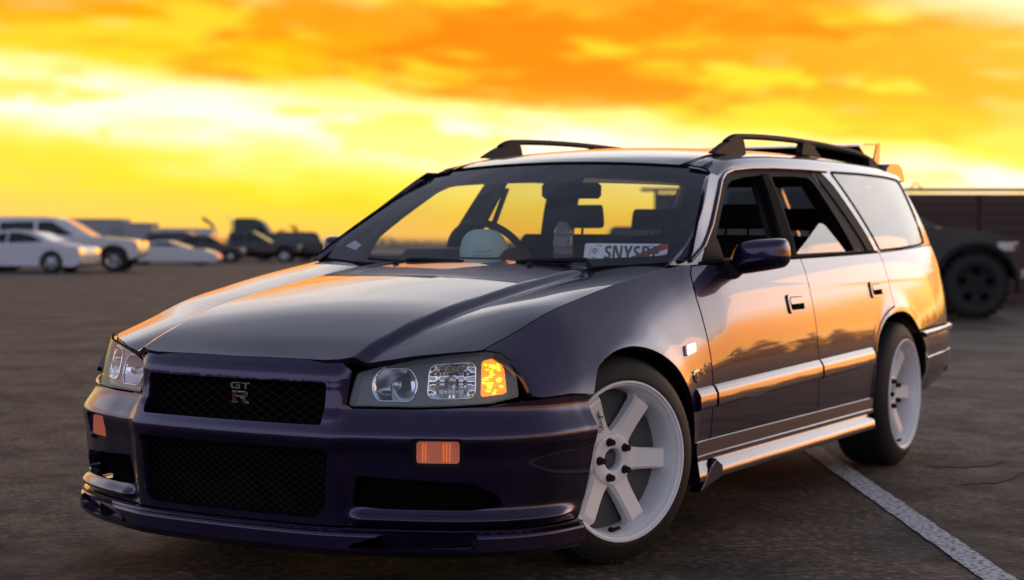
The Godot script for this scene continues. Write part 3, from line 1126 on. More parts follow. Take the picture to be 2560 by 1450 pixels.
func build_lip() -> void:
	var te := tx(-0.428)
	var half := PackedVector2Array([Vector2(0, 0.128), Vector2(tz(0.4), 0.128), Vector2(te - 0.01, 0.136), Vector2(te, 0.145), Vector2(te + 0.006, 0.203), Vector2(tz(0.4), 0.203), Vector2(0, 0.203)])
	var outline := half.duplicate()
	for i in range(half.size() - 2, 0, -1):
		outline.append(Vector2(-half[i].x, half[i].y))
	var holes := []
	for s: float in [1.0, -1.0]:
		holes.append(rp(front_poly(V2([0.385, 0.150, 0.69, 0.150, 0.706, 0.160, 0.706, 0.194, 0.49, 0.194, 0.395, 0.160]), s), 0.01))
	var m := MB.new()
	patch(m, outline, holes, lip_at, Vector2(0.025, 0.011), 0.03, false, 0.06)
	var lip := mk("front_lip_spoiler", m, "purple_paint", wagon)
	# ledge that closes the gap to the bumper, dark
	var c := MB.new()
	var k := 60
	for i in k:
		var a := lerpf(-te, te, float(i) / k)
		var b := lerpf(-te, te, float(i + 1) / k)
		c.flat(plan_at(a, 0.2015, 0.012), plan_at(b, 0.2015, 0.012), plan_at(b, 0.2015, -0.07), plan_at(a, 0.2015, -0.07), Vector3.UP)
		c.flat(plan_at(a, 0.130, -0.004), plan_at(b, 0.130, -0.004), plan_at(b, 0.136, -0.30), plan_at(a, 0.136, -0.30), Vector3.DOWN)
	mk("lip_inner_tray", c, "black_plastic", lip)
	for s: float in [1.0, -1.0]:
		var v := MB.new()
		var t := tz(0.585 * s)
		v.flat(plan_at(t, 0.150, 0.0), plan_at(t, 0.196, 0.0), plan_at(t, 0.196, -0.06), plan_at(t, 0.150, -0.06), Vector3(0, 0, 1))
		mk("duct_vane", v, "black_plastic", lip)

func build_headlamp(s: float) -> void:
	var lamp := group_node("headlamp", wagon)
	var lens := rp(front_poly(V2([0.380, 0.533, 0.384, 0.56, 0.397, 0.622, 0.475, 0.645, 0.555, 0.661, 0.64, 0.674, 0.738, 0.683, 0.775, 0.676, 0.795, 0.655, 0.803, 0.622, 0.803, 0.558, 0.745, 0.543, 0.57, 0.534]), s), 0.010, 3)
	var inner := PackedVector2Array()
	for p in ellipse(Vector2(0.494, 0.588), 0.060, 0.056, 36):
		inner.append(Vector2(p.x, clampf(p.y, 0.546, 0.634)))
	var outer := rp(V2([0.582, 0.554, 0.706, 0.555, 0.710, 0.653, 0.586, 0.645]), 0.022)
	var amber := rp(V2([0.721, 0.558, 0.790, 0.564, 0.789, 0.636, 0.773, 0.664, 0.727, 0.655]), 0.010)
	panel("bezel", lens, [front_poly(inner, s), front_poly(outer, s), front_poly(amber, s)], bezel_at, Vector2(0.025, 0.025), 0.0, false, "lamp_bezel", lamp)
	# bowls: polished, the outer one faceted
	for kind in [[inner, Vector2(0.494, 0.588), 0.060, 0.056, 0.040, 0.0], [outer, Vector2(0.646, 0.602), 0.066, 0.052, 0.034, 0.010]]:
		var c: Vector2 = kind[1]
		var rx: float = kind[2]
		var ry: float = kind[3]
		var dp: float = kind[4]
		var fc: float = kind[5]
		var tc := tz(c.x * s)
		var f := func(p: Vector2) -> Vector3:
			var q := Vector2((p.x - tc) / rx, (p.y - c.y) / ry)
			var d := clampf(1.0 - q.length_squared(), 0.0, 1.0)
			var facet := fc * (absf(fposmod(q.x * 2.6, 1.0) - 0.5) + absf(fposmod(q.y * 2.1, 1.0) - 0.5) - 0.5)
			return plan_at(p.x, p.y, lamp_off(p.y) - sweep(p.x) - 0.032 - dp * d + facet)
		var m := MB.new()
		patch(m, front_poly(kind[0], s), [], f, Vector2(0.005, 0.005), 0.0, false)
		mk("reflector", m, "chrome", lamp)
		var b := MB.new()
		var at := plan_at(tc, c.y, lamp_off(c.y) - sweep(tc) - 0.040)
		if fc == 0.0:
			# a projector shield across the inner bowl
			var w := MB.new()
			for i in 1:
				lathe(b, PackedVector2Array([Vector2(0.013, -0.02), Vector2(0.013, 0.008), Vector2(0.010, 0.012), Vector2(0.0, 0.014)]), 20, Transform3D(Basis(Vector3(0, 0, s), Vector3.UP, Vector3(-0.9, 0, 0.43 * s)), at))
			mk("bulb_shield", b, "satin_metal", lamp)
		else:
			lathe(b, PackedVector2Array([Vector2(0.014, -0.02), Vector2(0.014, 0.004), Vector2(0.010, 0.012), Vector2(0.0, 0.014)]), 16, Transform3D(Basis(Vector3(0, 0, s), Vector3.UP, Vector3(-0.8, 0, 0.6 * s)), at))
			mk("bulb_shield", b, "satin_metal", lamp)
		var ringm := MB.new()
		var ring := front_poly(kind[0], s)
		var pts := PackedVector3Array()
		for p in ring:
			pts.append(plan_at(p.x, p.y, lamp_off(p.y) - sweep(p.x) - 0.028))
		tube(ringm, pts, 0.0022, 6, -1.0, true)
		mk("reflector_ring", ringm, "chrome", lamp)
	# the lit amber indicator behind the outer end of the lens
	var m2 := MB.new()
	var fa := func(p: Vector2) -> Vector3:
		return plan_at(p.x, p.y, lamp_off(p.y) - sweep(p.x) - 0.036 + 0.004 * absf(fposmod(p.y * 70.0, 1.0) - 0.5) * 2.0 + 0.003 * absf(fposmod(p.x * 60.0, 1.0) - 0.5))
	patch(m2, front_poly(amber, s), [], fa, Vector2(0.004, 0.004), 0.0, false)
	mk("indicator", m2, "amber_lens" if s < 0.0 else "indicator_lit", lamp)
	if s > 0.0:
		var bm := MB.new()
		var rl := RandomNumberGenerator.new()
		rl.seed = 3
		for i in 34:
			var zc := rl.randf_range(0.730, 0.778)
			var yc := rl.randf_range(0.568, 0.646)
			box(bm, plan_at(tz(zc), yc, lamp_off(yc) - sweep(tz(zc)) - 0.031), Vector3(0.007, 0.0035 + 0.004 * fposmod(i * 0.73, 1.0), 0.006 + 0.008 * fposmod(i * 0.29, 1.0)), 0.001)
		var bg := mk("bulb_glow", bm, "amber_lamp", lamp)
		bg.set_meta("kind", "stuff")
	panel("lens", lens, [], lens_at, Vector2(0.022, 0.014), 0.030, false, "lamp_lens", lamp)
	var g := MB.new()
	var ep := PackedVector3Array()
	for p in subdivided(lens, 0.02):
		ep.append(plan_at(p.x, p.y, lamp_off(p.y) - sweep(p.x) - 0.004))
	tube(g, ep, 0.0035, 5, -1.0, true)
	mk("seal", g, "rubber_seal", lamp)

func build_badge() -> void:
	var b := group_node("badge", wagon)
	var o := Vector3(-0.888, 0.545, 0.022)
	var u := Vector3(0, 0, 1)
	var w := Vector3.UP
	var th := Vector3(-0.007, 0, 0)
	var g := MB.new()
	# wide G and T
	slab(g, rp(V2([0.0, 0.024, -0.010, 0.024, -0.030, 0.024, -0.036, 0.020, -0.036, 0.012, -0.036, 0.010, -0.030, 0.006, -0.002, 0.006, -0.002, 0.017, -0.018, 0.017, -0.018, 0.0145, -0.009, 0.0145, -0.009, 0.010, -0.026, 0.010, -0.0285, 0.013, -0.0285, 0.018, -0.026, 0.0205, -0.002, 0.0205]), 0.0012, 2), o + Vector3(0, 0.014, -0.001), u, w, th, 0.0)
	slab(g, V2([0.001, 0.024, 0.001, 0.0205, 0.0125, 0.0205, 0.0125, 0.006, 0.020, 0.006, 0.020, 0.0205, 0.0315, 0.0205, 0.0315, 0.024]), o + Vector3(0, 0.014, 0), u, w, th, 0.0)
	mk("emblem_letters_upper", g, "chrome", b)
	var stem := V2([-0.033, -0.020, -0.012, -0.020, -0.012, -0.016, -0.0165, -0.012, -0.0165, 0.010, -0.012, 0.010, -0.012, 0.014, -0.0325, 0.014, -0.0325, 0.011, -0.029, 0.008, -0.029, -0.012, -0.033, -0.016])
	var bowl := V2([-0.0165, 0.014, 0.016, 0.014, 0.0235, 0.010, 0.0245, 0.003, 0.019, -0.003, -0.0165, -0.003, -0.0165, 0.0015, 0.008, 0.0015, 0.011, 0.004, 0.011, 0.0065, 0.008, 0.009, -0.0165, 0.009])
	var leg := V2([-0.005, -0.003, 0.012, -0.003, 0.020, -0.014, 0.0285, -0.0155, 0.0285, -0.021, 0.013, -0.021])
	var c := MB.new()
	var r := MB.new()
	for p in [stem, bowl, leg]:
		slab(c, p, o, u, w, th, 0.0)
		for q in Geometry2D.offset_polygon(p, -0.0021):
			slab(r, q, o + th, u, w, Vector3(-0.0016, 0, 0), 0.0)
	mk("emblem_letter_lower", c, "chrome", b)
	mk("emblem_enamel", r, "badge_red", b)

func build_hood_and_roof() -> void:
	# bonnet
	var left := V2([-0.886, 0.0, -0.880, 0.30, -0.870, 0.345, -0.853, 0.374, -0.806, 0.48, -0.735, 0.58, -0.672, 0.648, -0.645, 0.666])
	for i in 25:
		var x := lerpf(-0.62, 0.575, i / 24.0)
		left.append(Vector2(x, H(zx, zt, x) - 0.004))
	left.append_array(V2([0.545, 0.55, 0.485, 0.30, 0.46, 0.0]))
	var poly := left.duplicate()
	for i in range(left.size() - 2, 0, -1):
		poly.append(Vector2(left[i].x, -left[i].y))
	var m := MB.new()
	patch(m, poly, [], hood_at, Vector2(0.03, 0.0125), 0.016, true)
	var hood := mk("bonnet", m, "purple_paint", wagon)
	for s: float in [1.0, -1.0]:
		var j := MB.new()
		lathe(j, PackedVector2Array([Vector2(0.012, -0.01), Vector2(0.012, 0.004), Vector2(0.007, 0.009), Vector2(0.0, 0.010)]), 16, Transform3D(Basis(Vector3(1, 0, 0), Vector3(0, 0, -1), Vector3(0, 1, 0)), Vector3(0.34, hood_y(0.34, 0.272) + 0.003, 0.272 * s)))
		mk("washer_nozzle", j, "black_plastic", hood)
	# cowl and wipers
	var c := MB.new()
	var cf := func(p: Vector2) -> Vector3:
		var b := screen_at(Vector2(p.x, 0.03))
		return Vector3(0.43 + 0.12 * p.x * p.x, b.y - 0.035, 0.73 * p.x).lerp(b + Vector3(0.004, -0.004, 0), p.y)
	patch(c, rect(-0.99, 0.0, 0.99, 1.0), [], cf, Vector2(0.08, 0.25), 0.0, false)
	mk("cowl_panel", c, "black_plastic", wagon)
	for e in [[-0.10, -0.62], [0.50, -0.02]]:
		var wp := group_node("wiper", wagon)
		var w := MB.new()
		var pts := PackedVector3Array()
		for i in 9:
			var q := screen_at(Vector2(lerpf(e[0], e[1], i / 8.0), 0.006 + 0.010 * i / 8.0))
			pts.append(q + Vector3(-0.008, 0.010, 0))
		tube(w, pts, 0.006, 6)
		mk("blade", w, "black_plastic", wp)
		var w2 := MB.new()
		var q0 := screen_at(Vector2(e[0] + 0.10, 0.0))
		tube(w2, PackedVector3Array([q0 + Vector3(-0.02, -0.01, 0), q0 + Vector3(-0.02, 0.022, -0.02), pts[3] + Vector3(-0.006, 0.012, 0.0), pts[4] + Vector3(-0.004, 0.007, 0)]), 0.010, 6, 0.006)
		mk("arm", w2, "black_plastic", wp)
	# windscreen: pane, tinted strip along the top, black border, seal
	var pane := rp(rect(-1.0, 0.0, 1.0, 1.0), 0.10, 5)
	var strip_lo := 0.755
	var clear: PackedVector2Array = Geometry2D.intersect_polygons(pane, V2([-1.1, -0.1, 1.1, -0.1, 1.1, strip_lo, 0.55, strip_lo + 0.02, 0.0, strip_lo + 0.03, -0.55, strip_lo + 0.02, -1.1, strip_lo]))[0]
	var strip: PackedVector2Array = Geometry2D.intersect_polygons(pane, V2([-1.1, 1.2, -1.1, strip_lo, -0.55, strip_lo + 0.02, 0.0, strip_lo + 0.03, 0.55, strip_lo + 0.02, 1.1, strip_lo, 1.1, 1.2]))[0]
	panel("windscreen", clear, [], screen_at, Vector2(0.05, 0.05), 0.0, false, "clear_glass", wagon)
	panel("sun_strip", strip, [], screen_at, Vector2(0.05, 0.05), 0.0, false, "sun_strip", wagon)
	panel("windscreen_border", pane, [rp(V2([-0.93, 0.075, 0.93, 0.075, 0.925, 0.97, -0.925, 0.97]), 0.08, 5)], shifted(screen_at, -0.006, false), Vector2(0.06, 0.06), 0.0, false, "rubber_seal", wagon)
	var sl := MB.new()
	var sp := PackedVector3Array()
	for p in subdivided(rp(rect(-1.006, -0.02, 1.006, 1.008), 0.10, 5), 0.06):
		sp.append(shifted(screen_at, 0.001, false).call(p))
	tube(sl, sp, 0.006, 6, -1.0, true)
	mk("windscreen_seal", sl, "rubber_seal", wagon)
	# roof skin between the two ditches, and the ditch strips
	var rp_ := PackedVector2Array()
	for i in 13:
		var u := lerpf(-0.80, 0.80, i / 12.0)
		var q := screen_at(Vector2(u, 1.0))
		rp_.append(Vector2(q.x + 0.006, clampf(q.z, -0.487, 0.487)))
	for i in 9:
		rp_.append(Vector2(lerpf(1.2, 3.70, i / 8.0), 0.487))
	for i in 9:
		rp_.append(Vector2(lerpf(3.70, 1.2, i / 8.0), -0.487))
	panel("roof", rp_, [], func(p: Vector2) -> Vector3: return Vector3(p.x, roof_y(p.x, p.y), p.y), Vector2(0.06, 0.03), 0.014, true, "purple_paint", wagon)
	for s: float in [1.0, -1.0]:
		panel("roof_ditch", rect(1.175, 0.484, 3.68, 0.527), [], func(p: Vector2) -> Vector3: return Vector3(p.x, roof_y(p.x, p.y) - 0.007, p.y * s), Vector2(0.08, 0.03), 0.0, s > 0.0, "purple_paint", wagon)
		build_rail(s)
	# the headlining under the roof
	panel("headlining", rect(1.16, -0.50, 3.60, 0.50), [], func(p: Vector2) -> Vector3: return Vector3(p.x, roof_y(p.x, p.y) - 0.045, p.y), Vector2(0.2, 0.1), 0.0, false, "headliner", wagon)

func build_rail(s: float) -> void:
	var r := group_node("roof_rail", wagon)
	var z := 0.512
	var pts := PackedVector3Array()
	for p in smooth(V2([1.50, 1.385, 1.56, 1.404, 1.65, 1.414, 1.95, 1.427, 2.3, 1.434, 2.7, 1.434, 3.05, 1.426, 3.28, 1.412, 3.40, 1.392, 3.455, 1.370]), 5):
		pts.append(Vector3(p.x, p.y, z * s))
	var m := MB.new()
	tube(m, pts, 0.0135, 10, -1.0, false, Vector2(1.25, 0.95))
	mk("bar", m, "rail_plastic", r)
	for f in [V2([1.345, 1.332, 1.68, 1.336, 1.655, 1.402, 1.60, 1.410, 1.53, 1.396, 1.45, 1.372]), V2([2.34, 1.376, 2.60, 1.376, 2.46, 1.432, 2.36, 1.432]), V2([3.33, 1.350, 3.50, 1.346, 3.46, 1.376, 3.39, 1.400, 3.30, 1.414])]:
		var k := MB.new()
		slab(k, rp(f, 0.02, 4), Vector3(0, 0, (z - 0.015) * s), Vector3.RIGHT, Vector3.UP, Vector3(0, 0, 0.030 * s), 0.005)
		mk("foot", k, "rail_plastic", r)

func build_side(s: float) -> void:
	var fl := s < 0.0
	var f := side_f(s)
	# front wing
	var poly := V2([0.534, 0.335, 0.537, 0.45, 0.537, 0.60, 0.531, 0.72, 0.533, 0.80, 0.560, 0.88, 0.592, 0.905])
	var top := top_line(0.592, -0.640, 26)
	poly.append_array(top)
	poly.append_array(V2([-0.628, 0.684, -0.612, 0.660, -0.601, 0.62, -0.602, 0.562, -0.57, 0.557, -0.45, 0.561]))
	var arch := smooth(V2(ARCH_F.slice(0, 24)), 4)
	poly.append_array(arch)
	var m := MB.new()
	patch(m, poly, [], f, Vector2(0.022, 0.018), 0.022, fl)
	var wing := mk("front_wing", m, "purple_paint", wagon)
	# repeater lamp and shield emblem on the wing
	var rl := rp(V2([0.332, 0.622, 0.412, 0.632, 0.420, 0.662, 0.340, 0.655]), 0.008, 3)
	panel("repeater_lamp", rl, [], side_f(s, 0.008), Vector2(0.03, 0.02), 0.009, fl, "clear_lamp", wing)
	var em := V2([0.372, 0.570, 0.418, 0.574, 0.420, 0.566, 0.405, 0.563, 0.406, 0.558, 0.419, 0.556, 0.418, 0.545, 0.396, 0.532, 0.374, 0.544])
	panel("shield_emblem", em, [], side_f(s, 0.005), Vector2(0.02, 0.02), 0.006, fl, "chrome", wing)
	panel("shield_emblem_bar", V2([0.384, 0.566, 0.390, 0.566, 0.390, 0.546, 0.384, 0.546]), [], side_f(s, 0.007), Vector2(0.02, 0.02), 0.003, fl, "badge_red", wing)
	# doors
	var d1 := V2([0.543, 0.335, 0.546, 0.45, 0.546, 0.60, 0.540, 0.72, 0.542, 0.80, 0.568, 0.878, 0.600, 0.906])
	d1.append_array(top_line(0.66, 1.616, 14, 0.004))
	d1.append_array(V2([1.598, 0.80, 1.592, 0.62, 1.600, 0.335]))
	var m1 := MB.new()
	patch(m1, d1, [], f, Vector2(0.030, 0.014), 0.022, fl)
	var door := mk("front_door", m1, "purple_paint", wagon)
	var d2 := V2([1.607, 0.335, 1.599, 0.62, 1.605, 0.80])
	d2.append_array(top_line(1.623, 2.640, 14, 0.004))
	d2.append_array(V2([2.632, 0.85, 2.622, 0.716, 2.555, 0.704, 2.47, 0.680, 2.40, 0.645, 2.345, 0.60, 2.30, 0.52, 2.277, 0.42, 2.268, 0.335]))
	var m2 := MB.new()
	patch(m2, d2, [], f, Vector2(0.030, 0.014), 0.022, fl)
	var rdoor := mk("rear_door", m2, "purple_paint", wagon)
	for e in [[door, 1.328, 0.724, 1.500, 0.796], [rdoor, 2.345, 0.756, 2.505, 0.826]]:
		var hp := group_node("handle", e[0])
		var x0: float = e[1]
		var y0: float = e[2]
		var x1: float = e[3]
		var y1: float = e[4]
		var o := rp(V2([x0, y0, x1, y0 + 0.003, x1, y1, x0, y1]), 0.02, 4)
		var i := rp(V2([x0 + 0.014, y0 + 0.011, x1 - 0.014, y0 + 0.013, x1 - 0.014, y1 - 0.010, x0 + 0.014, y1 - 0.010]), 0.014, 4)
		var mr := MB.new()
		patch(mr, o, [i], side_f(s, 0.007), Vector2(0.03, 0.02), 0.008, fl, 0.0075)
		obj("ring", mr.mesh(), M["purple_paint"], hp)
		var mc := MB.new()
		patch(mc, i, [], side_f(s, 0.0015), Vector2(0.03, 0.02), 0.0, fl)
		obj("cup", mc.mesh(), M["dark_void"], hp)
		var mf := MB.new()
		patch(mf, rp(V2([x0 + 0.017, y0 + 0.034, x1 - 0.017, y0 + 0.036, x1 - 0.017, y1 - 0.013, x0 + 0.017, y1 - 0.013]), 0.012, 4), [], side_f(s, 0.009), Vector2(0.03, 0.02), 0.008, fl)
		obj("flap", mf.mesh(), M["purple_paint"], hp)
	# rear quarter panel round the arch
	var q := V2([2.276, 0.335, 2.284, 0.42, 2.307, 0.518, 2.350, 0.594, 2.404, 0.638, 2.472, 0.673, 2.556, 0.697, 2.629, 0.709, 2.639, 0.85, 2.648, 0.948])
	q.append_array(top_line(2.70, 3.72, 12, 0.004))
	q.append_array(V2([3.722, 0.80, 3.722, 0.603, 3.4, 0.600, 3.1, 0.597, 2.966, 0.596]))
	var ra := smooth(V2(ARCH_R.slice(2, 30)), 4)
	ra.reverse()
	var cut := PackedVector2Array()
	for p in ra:
		if p.y < 0.596 and p.x > 2.7:
			continue
		if p.y < 0.335:
			continue
		cut.append(p)
	q.append_array(cut)
	panel("quarter_panel", q, [], f, Vector2(0.022, 0.018), 0.022, fl, "purple_paint", wagon)
	# flank of the rear bumper
	var b := V2([3.722, 0.596, 3.4, 0.594, 3.1, 0.591, 2.962, 0.590])
	var lowarch := smooth(V2(ARCH_R.slice(20)), 4)
	for p in lowarch:
		if p.y < 0.588:
			b.append(p)
	b.append_array(V2([3.10, 0.262, 3.3, 0.285, 3.5, 0.32, 3.722, 0.36]))
	var bf := func(p: Vector2) -> Vector3:
		var z := side_z(p.x, p.y) + 0.004 + 0.006 * SS(0.565, 0.55, p.y) * SS(0.49, 0.50, p.y) - 0.05 * (1.0 - SS(0.26, 0.42, p.y))
		return Vector3(p.x, p.y, z * s)
	panel("rear_bumper_flank", b, [], bf, Vector2(0.03, 0.016), 0.02, fl, "purple_paint", wagon)
	var bl := MB.new()
	strip_along(bl, PackedVector2Array([Vector2(3.00, 0.556), Vector2(3.3, 0.560), Vector2(3.72, 0.566)]), PackedVector2Array([Vector2(0.0, 0.030), Vector2(0.014, 0.022), Vector2(0.015, 0.006), Vector2(0.004, 0.0)]), s, 0.008)
	strip_along(bl, PackedVector2Array([Vector2(3.08, 0.452), Vector2(3.4, 0.458), Vector2(3.68, 0.462)]), PackedVector2Array([Vector2(0.0, 0.012), Vector2(0.006, 0.008), Vector2(0.0, 0.0)]), s, 0.004)
	mk("bumper_trim", bl, "purple_paint", wagon)
	# rub strips with a chamfered top
	var prof := PackedVector2Array([Vector2(0.0, 0.072), Vector2(0.006, 0.068), Vector2(0.017, 0.046), Vector2(0.018, 0.008), Vector2(0.012, 0.0), Vector2(0.0, -0.004)])
	for e in [[0.388, 0.440, 0.532, 0.441, wagon], [0.552, 0.442, 1.590, 0.464, wagon], [1.612, 0.464, 2.262, 0.478, wagon]]:
		var mm := MB.new()
		var line := PackedVector2Array()
		for i in 13:
			line.append(Vector2(lerpf(e[0], e[2], i / 12.0), lerpf(e[1], e[3], i / 12.0)))
		strip_along(mm, line, prof, s, 0.0)
		mk("rub_strip", mm, "purple_paint", e[4])
	# side skirt
	var sk := MB.new()
	var sl := PackedVector2Array()
	for i in 25:
		sl.append(Vector2(lerpf(0.405, 2.285, i / 24.0), 0.205))
	strip_along(sk, sl, PackedVector2Array([Vector2(-0.004, 0.132), Vector2(0.004, 0.128), Vector2(0.008, 0.084), Vector2(0.012, 0.080), Vector2(0.013, 0.066), Vector2(0.004, 0.060), Vector2(0.008, 0.052), Vector2(0.024, 0.038), Vector2(0.034, 0.010), Vector2(0.032, 0.0), Vector2(0.0, -0.012), Vector2(-0.08, -0.012)]), s, 0.0)
	mk("side_skirt", sk, "purple_paint", wagon)
	var fin := MB.new()
	slab(fin, V2([0.405, 0.172, 0.60, 0.205, 0.60, 0.245, 0.545, 0.270, 0.50, 0.250, 0.44, 0.200]), Vector3(0, 0, 0.835 * s), Vector3.RIGHT, Vector3.UP, Vector3(0, 0, 0.042 * s), 0.006)
	mk("skirt_fin", fin, "purple_paint", wagon)
	# wheel housings
	for c: Vector2 in [Vector2(-0.01, 0.31), Vector2(2.69, 0.32)]:
		var wl := MB.new()
		var k := 30
		var outer := smooth(V2(ARCH_F if c.x < 1.0 else ARCH_R), 4)
		var r0 := 0.372
		for i in k:
			var a := lerpf(-0.35, PI + 0.35, float(i) / k)
			var a2 := lerpf(-0.35, PI + 0.35, float(i + 1) / k)
			var p := c + Vector2(cos(a), sin(a)) * r0
			var p2 := c + Vector2(cos(a2), sin(a2)) * r0
			wl.flat(Vector3(p.x, p.y, 0.815 * s), Vector3(p2.x, p2.y, 0.815 * s), Vector3(p2.x, p2.y, 0.45 * s), Vector3(p.x, p.y, 0.45 * s), Vector3(-cos(a), -sin(a), 0))
			wl.tri(Vector3(c.x, c.y, 0.45 * s), Vector3(p.x, p.y, 0.45 * s), Vector3(p2.x, p2.y, 0.45 * s), Vector3(0, 0, s), Vector3(0, 0, s), Vector3(0, 0, s))
		mk("wheel_housing", wl, "dark_void", wagon)
	build_greenhouse(s)
	build_mirror(s)

# a moulding on the flank: line of (x, y) at its foot, profile of (outwards, upwards)
func strip_along(m: MB, line: PackedVector2Array, prof: PackedVector2Array, s: float, off: float) -> void:
	var rows := []
	for p in line:
		var row := []
		for q in prof:
			var y := p.y + q.y
			row.append(Vector3(p.x, y, (side_z(p.x, maxf(y, 0.21)) + off + q.x) * s))
		rows.append(row)
	for i in rows.size() - 1:
		for j in prof.size() - 1:
			var d := (prof[j + 1] - prof[j]).normalized()
			var n := Vector3(0, d.x, -d.y)
			n.z *= s
			var na := n
			var nb := n
			if j > 0:
				var e := (prof[j] - prof[j - 1]).normalized()
				if e.dot(d) > 0.85:
					na = (n + Vector3(0, e.x, -e.y * s)).normalized()
			if j < prof.size() - 2:
				var e := (prof[j + 2] - prof[j + 1]).normalized()
				if e.dot(d) > 0.85:
					nb = (n + Vector3(0, e.x, -e.y * s)).normalized()
			m.quad(rows[i][j], rows[i + 1][j], rows[i + 1][j + 1], rows[i][j + 1], na, na, nb, nb)
	for e in [0, rows.size() - 1]:
		var n := Vector3.LEFT if e == 0 else Vector3.RIGHT
		for j in range(1, prof.size() - 1):
			m.tri(rows[e][0], rows[e][j], rows[e][j + 1], n, n, n)

func build_greenhouse(s: float) -> void:
	var fl := s < 0.0
	# painted pillars and cantrail side, with one opening for the doors and one for the quarter glass
	var outer := V2([0.470, 0.912, 0.530, 0.936, 0.618, 0.978, 0.722, 1.038, 0.846, 1.112, 0.943, 1.174, 1.036, 1.234, 1.075, 1.243])
	for i in 14:
		var x := lerpf(1.12, 3.62, i / 13.0)
		outer.append(Vector2(x, H(rex, rey, x) - 0.029))
	outer.append_array(V2([3.665, 1.20, 3.70, 1.09, 3.725, 0.992]))
	for i in 20:
		var x := lerpf(3.70, 0.56, i / 19.0)
		outer.append(Vector2(x, H(yx, yt, x) + 0.001))
	var doors := rp(V2([0.668, 0.917, 0.735, 0.975, 0.860, 1.046, 0.990, 1.128, 1.130, 1.212, 1.200, 1.240, 1.300, 1.258, 1.50, 1.273, 1.75, 1.284, 2.10, 1.293, 2.325, 1.297, 2.395, 1.245, 2.600, 0.958, 2.56, 0.9505, 2.10, 0.941, 1.5, 0.9295, 1.0, 0.9195]), 0.02, 3)
	var quarter := rp(V2([2.455, 1.302, 2.90, 1.310, 3.30, 1.311, 3.560, 1.307, 3.600, 1.285, 3.545, 0.995, 3.40, 0.984, 3.0, 0.968, 2.665, 0.958]), 0.02, 3)
	var m := MB.new()
	patch(m, outer, [doors, quarter], green_f(s), Vector2(0.05, 0.03), 0.02, fl)
	mk("pillar_frame", m, "purple_paint", wagon)
	# the narrow face of the pillar between the screen and the flank
	var pf := MB.new()
	var ex := PackedFloat32Array([0.912, 0.936, 0.978, 1.038, 1.112, 1.174, 1.234, 1.262])
	var ey := PackedFloat32Array([0.470, 0.530, 0.618, 0.722, 0.846, 0.943, 1.036, 1.085])
	var prev := []
	for i in 25:
		var q := screen_at(Vector2(1.0, i / 24.0))
		var x := H(ex, ey, q.y) + 0.004
		var e := Vector3(x, q.y + 0.001, green_z(x, q.y))
		q.z *= s
		e.z *= s
		var n := Vector3(-0.55, 0.45, 0.70 * s).normalized()
		if i > 0:
			pf.quad(prev[0], q, e, prev[1], n, n, n, n)
		prev = [q, e]
	mk("pillar_front", pf, "purple_paint", wagon)
	var cm := MB.new()
	patch(cm, rect(1.10, 0.0, 3.69, 1.0), [], func(p: Vector2) -> Vector3: return cant_at(p, s), Vector2(0.05, 0.12), 0.0, fl)
	mk("roof_side", cm, "purple_paint", wagon)
	# door frames: front one round its open window, rear one round a lowered pane
	var w1 := rp(V2([0.842, 0.934, 0.875, 1.010, 1.00, 1.092, 1.175, 1.196, 1.250, 1.222, 1.40, 1.241, 1.595, 1.256, 1.455, 0.936]), 0.02, 4)
	var w2 := rp(V2([1.700, 1.255, 1.95, 1.265, 2.135, 1.266, 2.175, 1.245, 2.335, 0.957, 1.62, 0.946]), 0.02, 4)
	var bead := PackedVector2Array()
	var fr := Geometry2D.offset_polygon(doors, -0.003)[0] as PackedVector2Array
	var fm := MB.new()
	patch(fm, fr, [w1, w2], green_f(s, -0.008), Vector2(0.05, 0.03), 0.02, fl, 0.03)
	mk("door_window_frame", fm, "gloss_black", wagon)
	# B pillar cover and the bright grey C pillar strip
	panel("pillar_cover", V2([1.600, 1.262, 1.672, 1.264, 1.598, 0.934, 1.468, 0.932]), [], green_f(s, -0.003), Vector2(0.05, 0.05), 0.006, fl, "rubber_seal", wagon)
	panel("pillar_cover", V2([2.235, 1.288, 2.318, 1.292, 2.390, 1.240, 2.590, 0.960, 2.500, 0.957]), [], green_f(s, -0.002), Vector2(0.05, 0.05), 0.006, fl, "gloss_black", wagon)
	# corner plate that carries the mirror
	panel("mirror_corner_plate", V2([0.690, 0.925, 0.868, 0.930, 0.868, 1.0, 0.780, 1.0]), [], green_f(s, -0.003), Vector2(0.05, 0.05), 0.006, fl, "gloss_black", wagon)
	# drip mouldings over the doors and beside the screen, belt seal
	var d := MB.new()
	var pts := PackedVector3Array()
	for p in V2([0.60, 0.925, 0.720, 0.975, 0.850, 1.050, 0.982, 1.133, 1.125, 1.220, 1.195, 1.247, 1.30, 1.265, 1.50, 1.280, 1.75, 1.291, 2.10, 1.300, 2.40, 1.304]):
		pts.append(Vector3(p.x, p.y, (green_z(p.x, p.y) + 0.004) * s))
	tube(d, pts, 0.007, 6)
	mk("drip_moulding", d, "purple_paint", wagon)
	var bs := MB.new()
	var bp := PackedVector3Array()
	for i in 21:
		var x := lerpf(0.66, 2.62, i / 20.0)
		bp.append(Vector3(x, H(yx, yt, x) + 0.003, (H(zx, zt, x) - 0.003) * s))
	tube(bs, bp, 0.009, 6, -1.0, false, Vector2(1.0, 0.8))
	mk("belt_seal", bs, "rubber_seal", wagon)
	# glass
	var lowered := rp(V2([1.600, 0.935, 2.030, 1.072, 2.085, 1.070, 2.255, 0.940]), 0.02, 4)
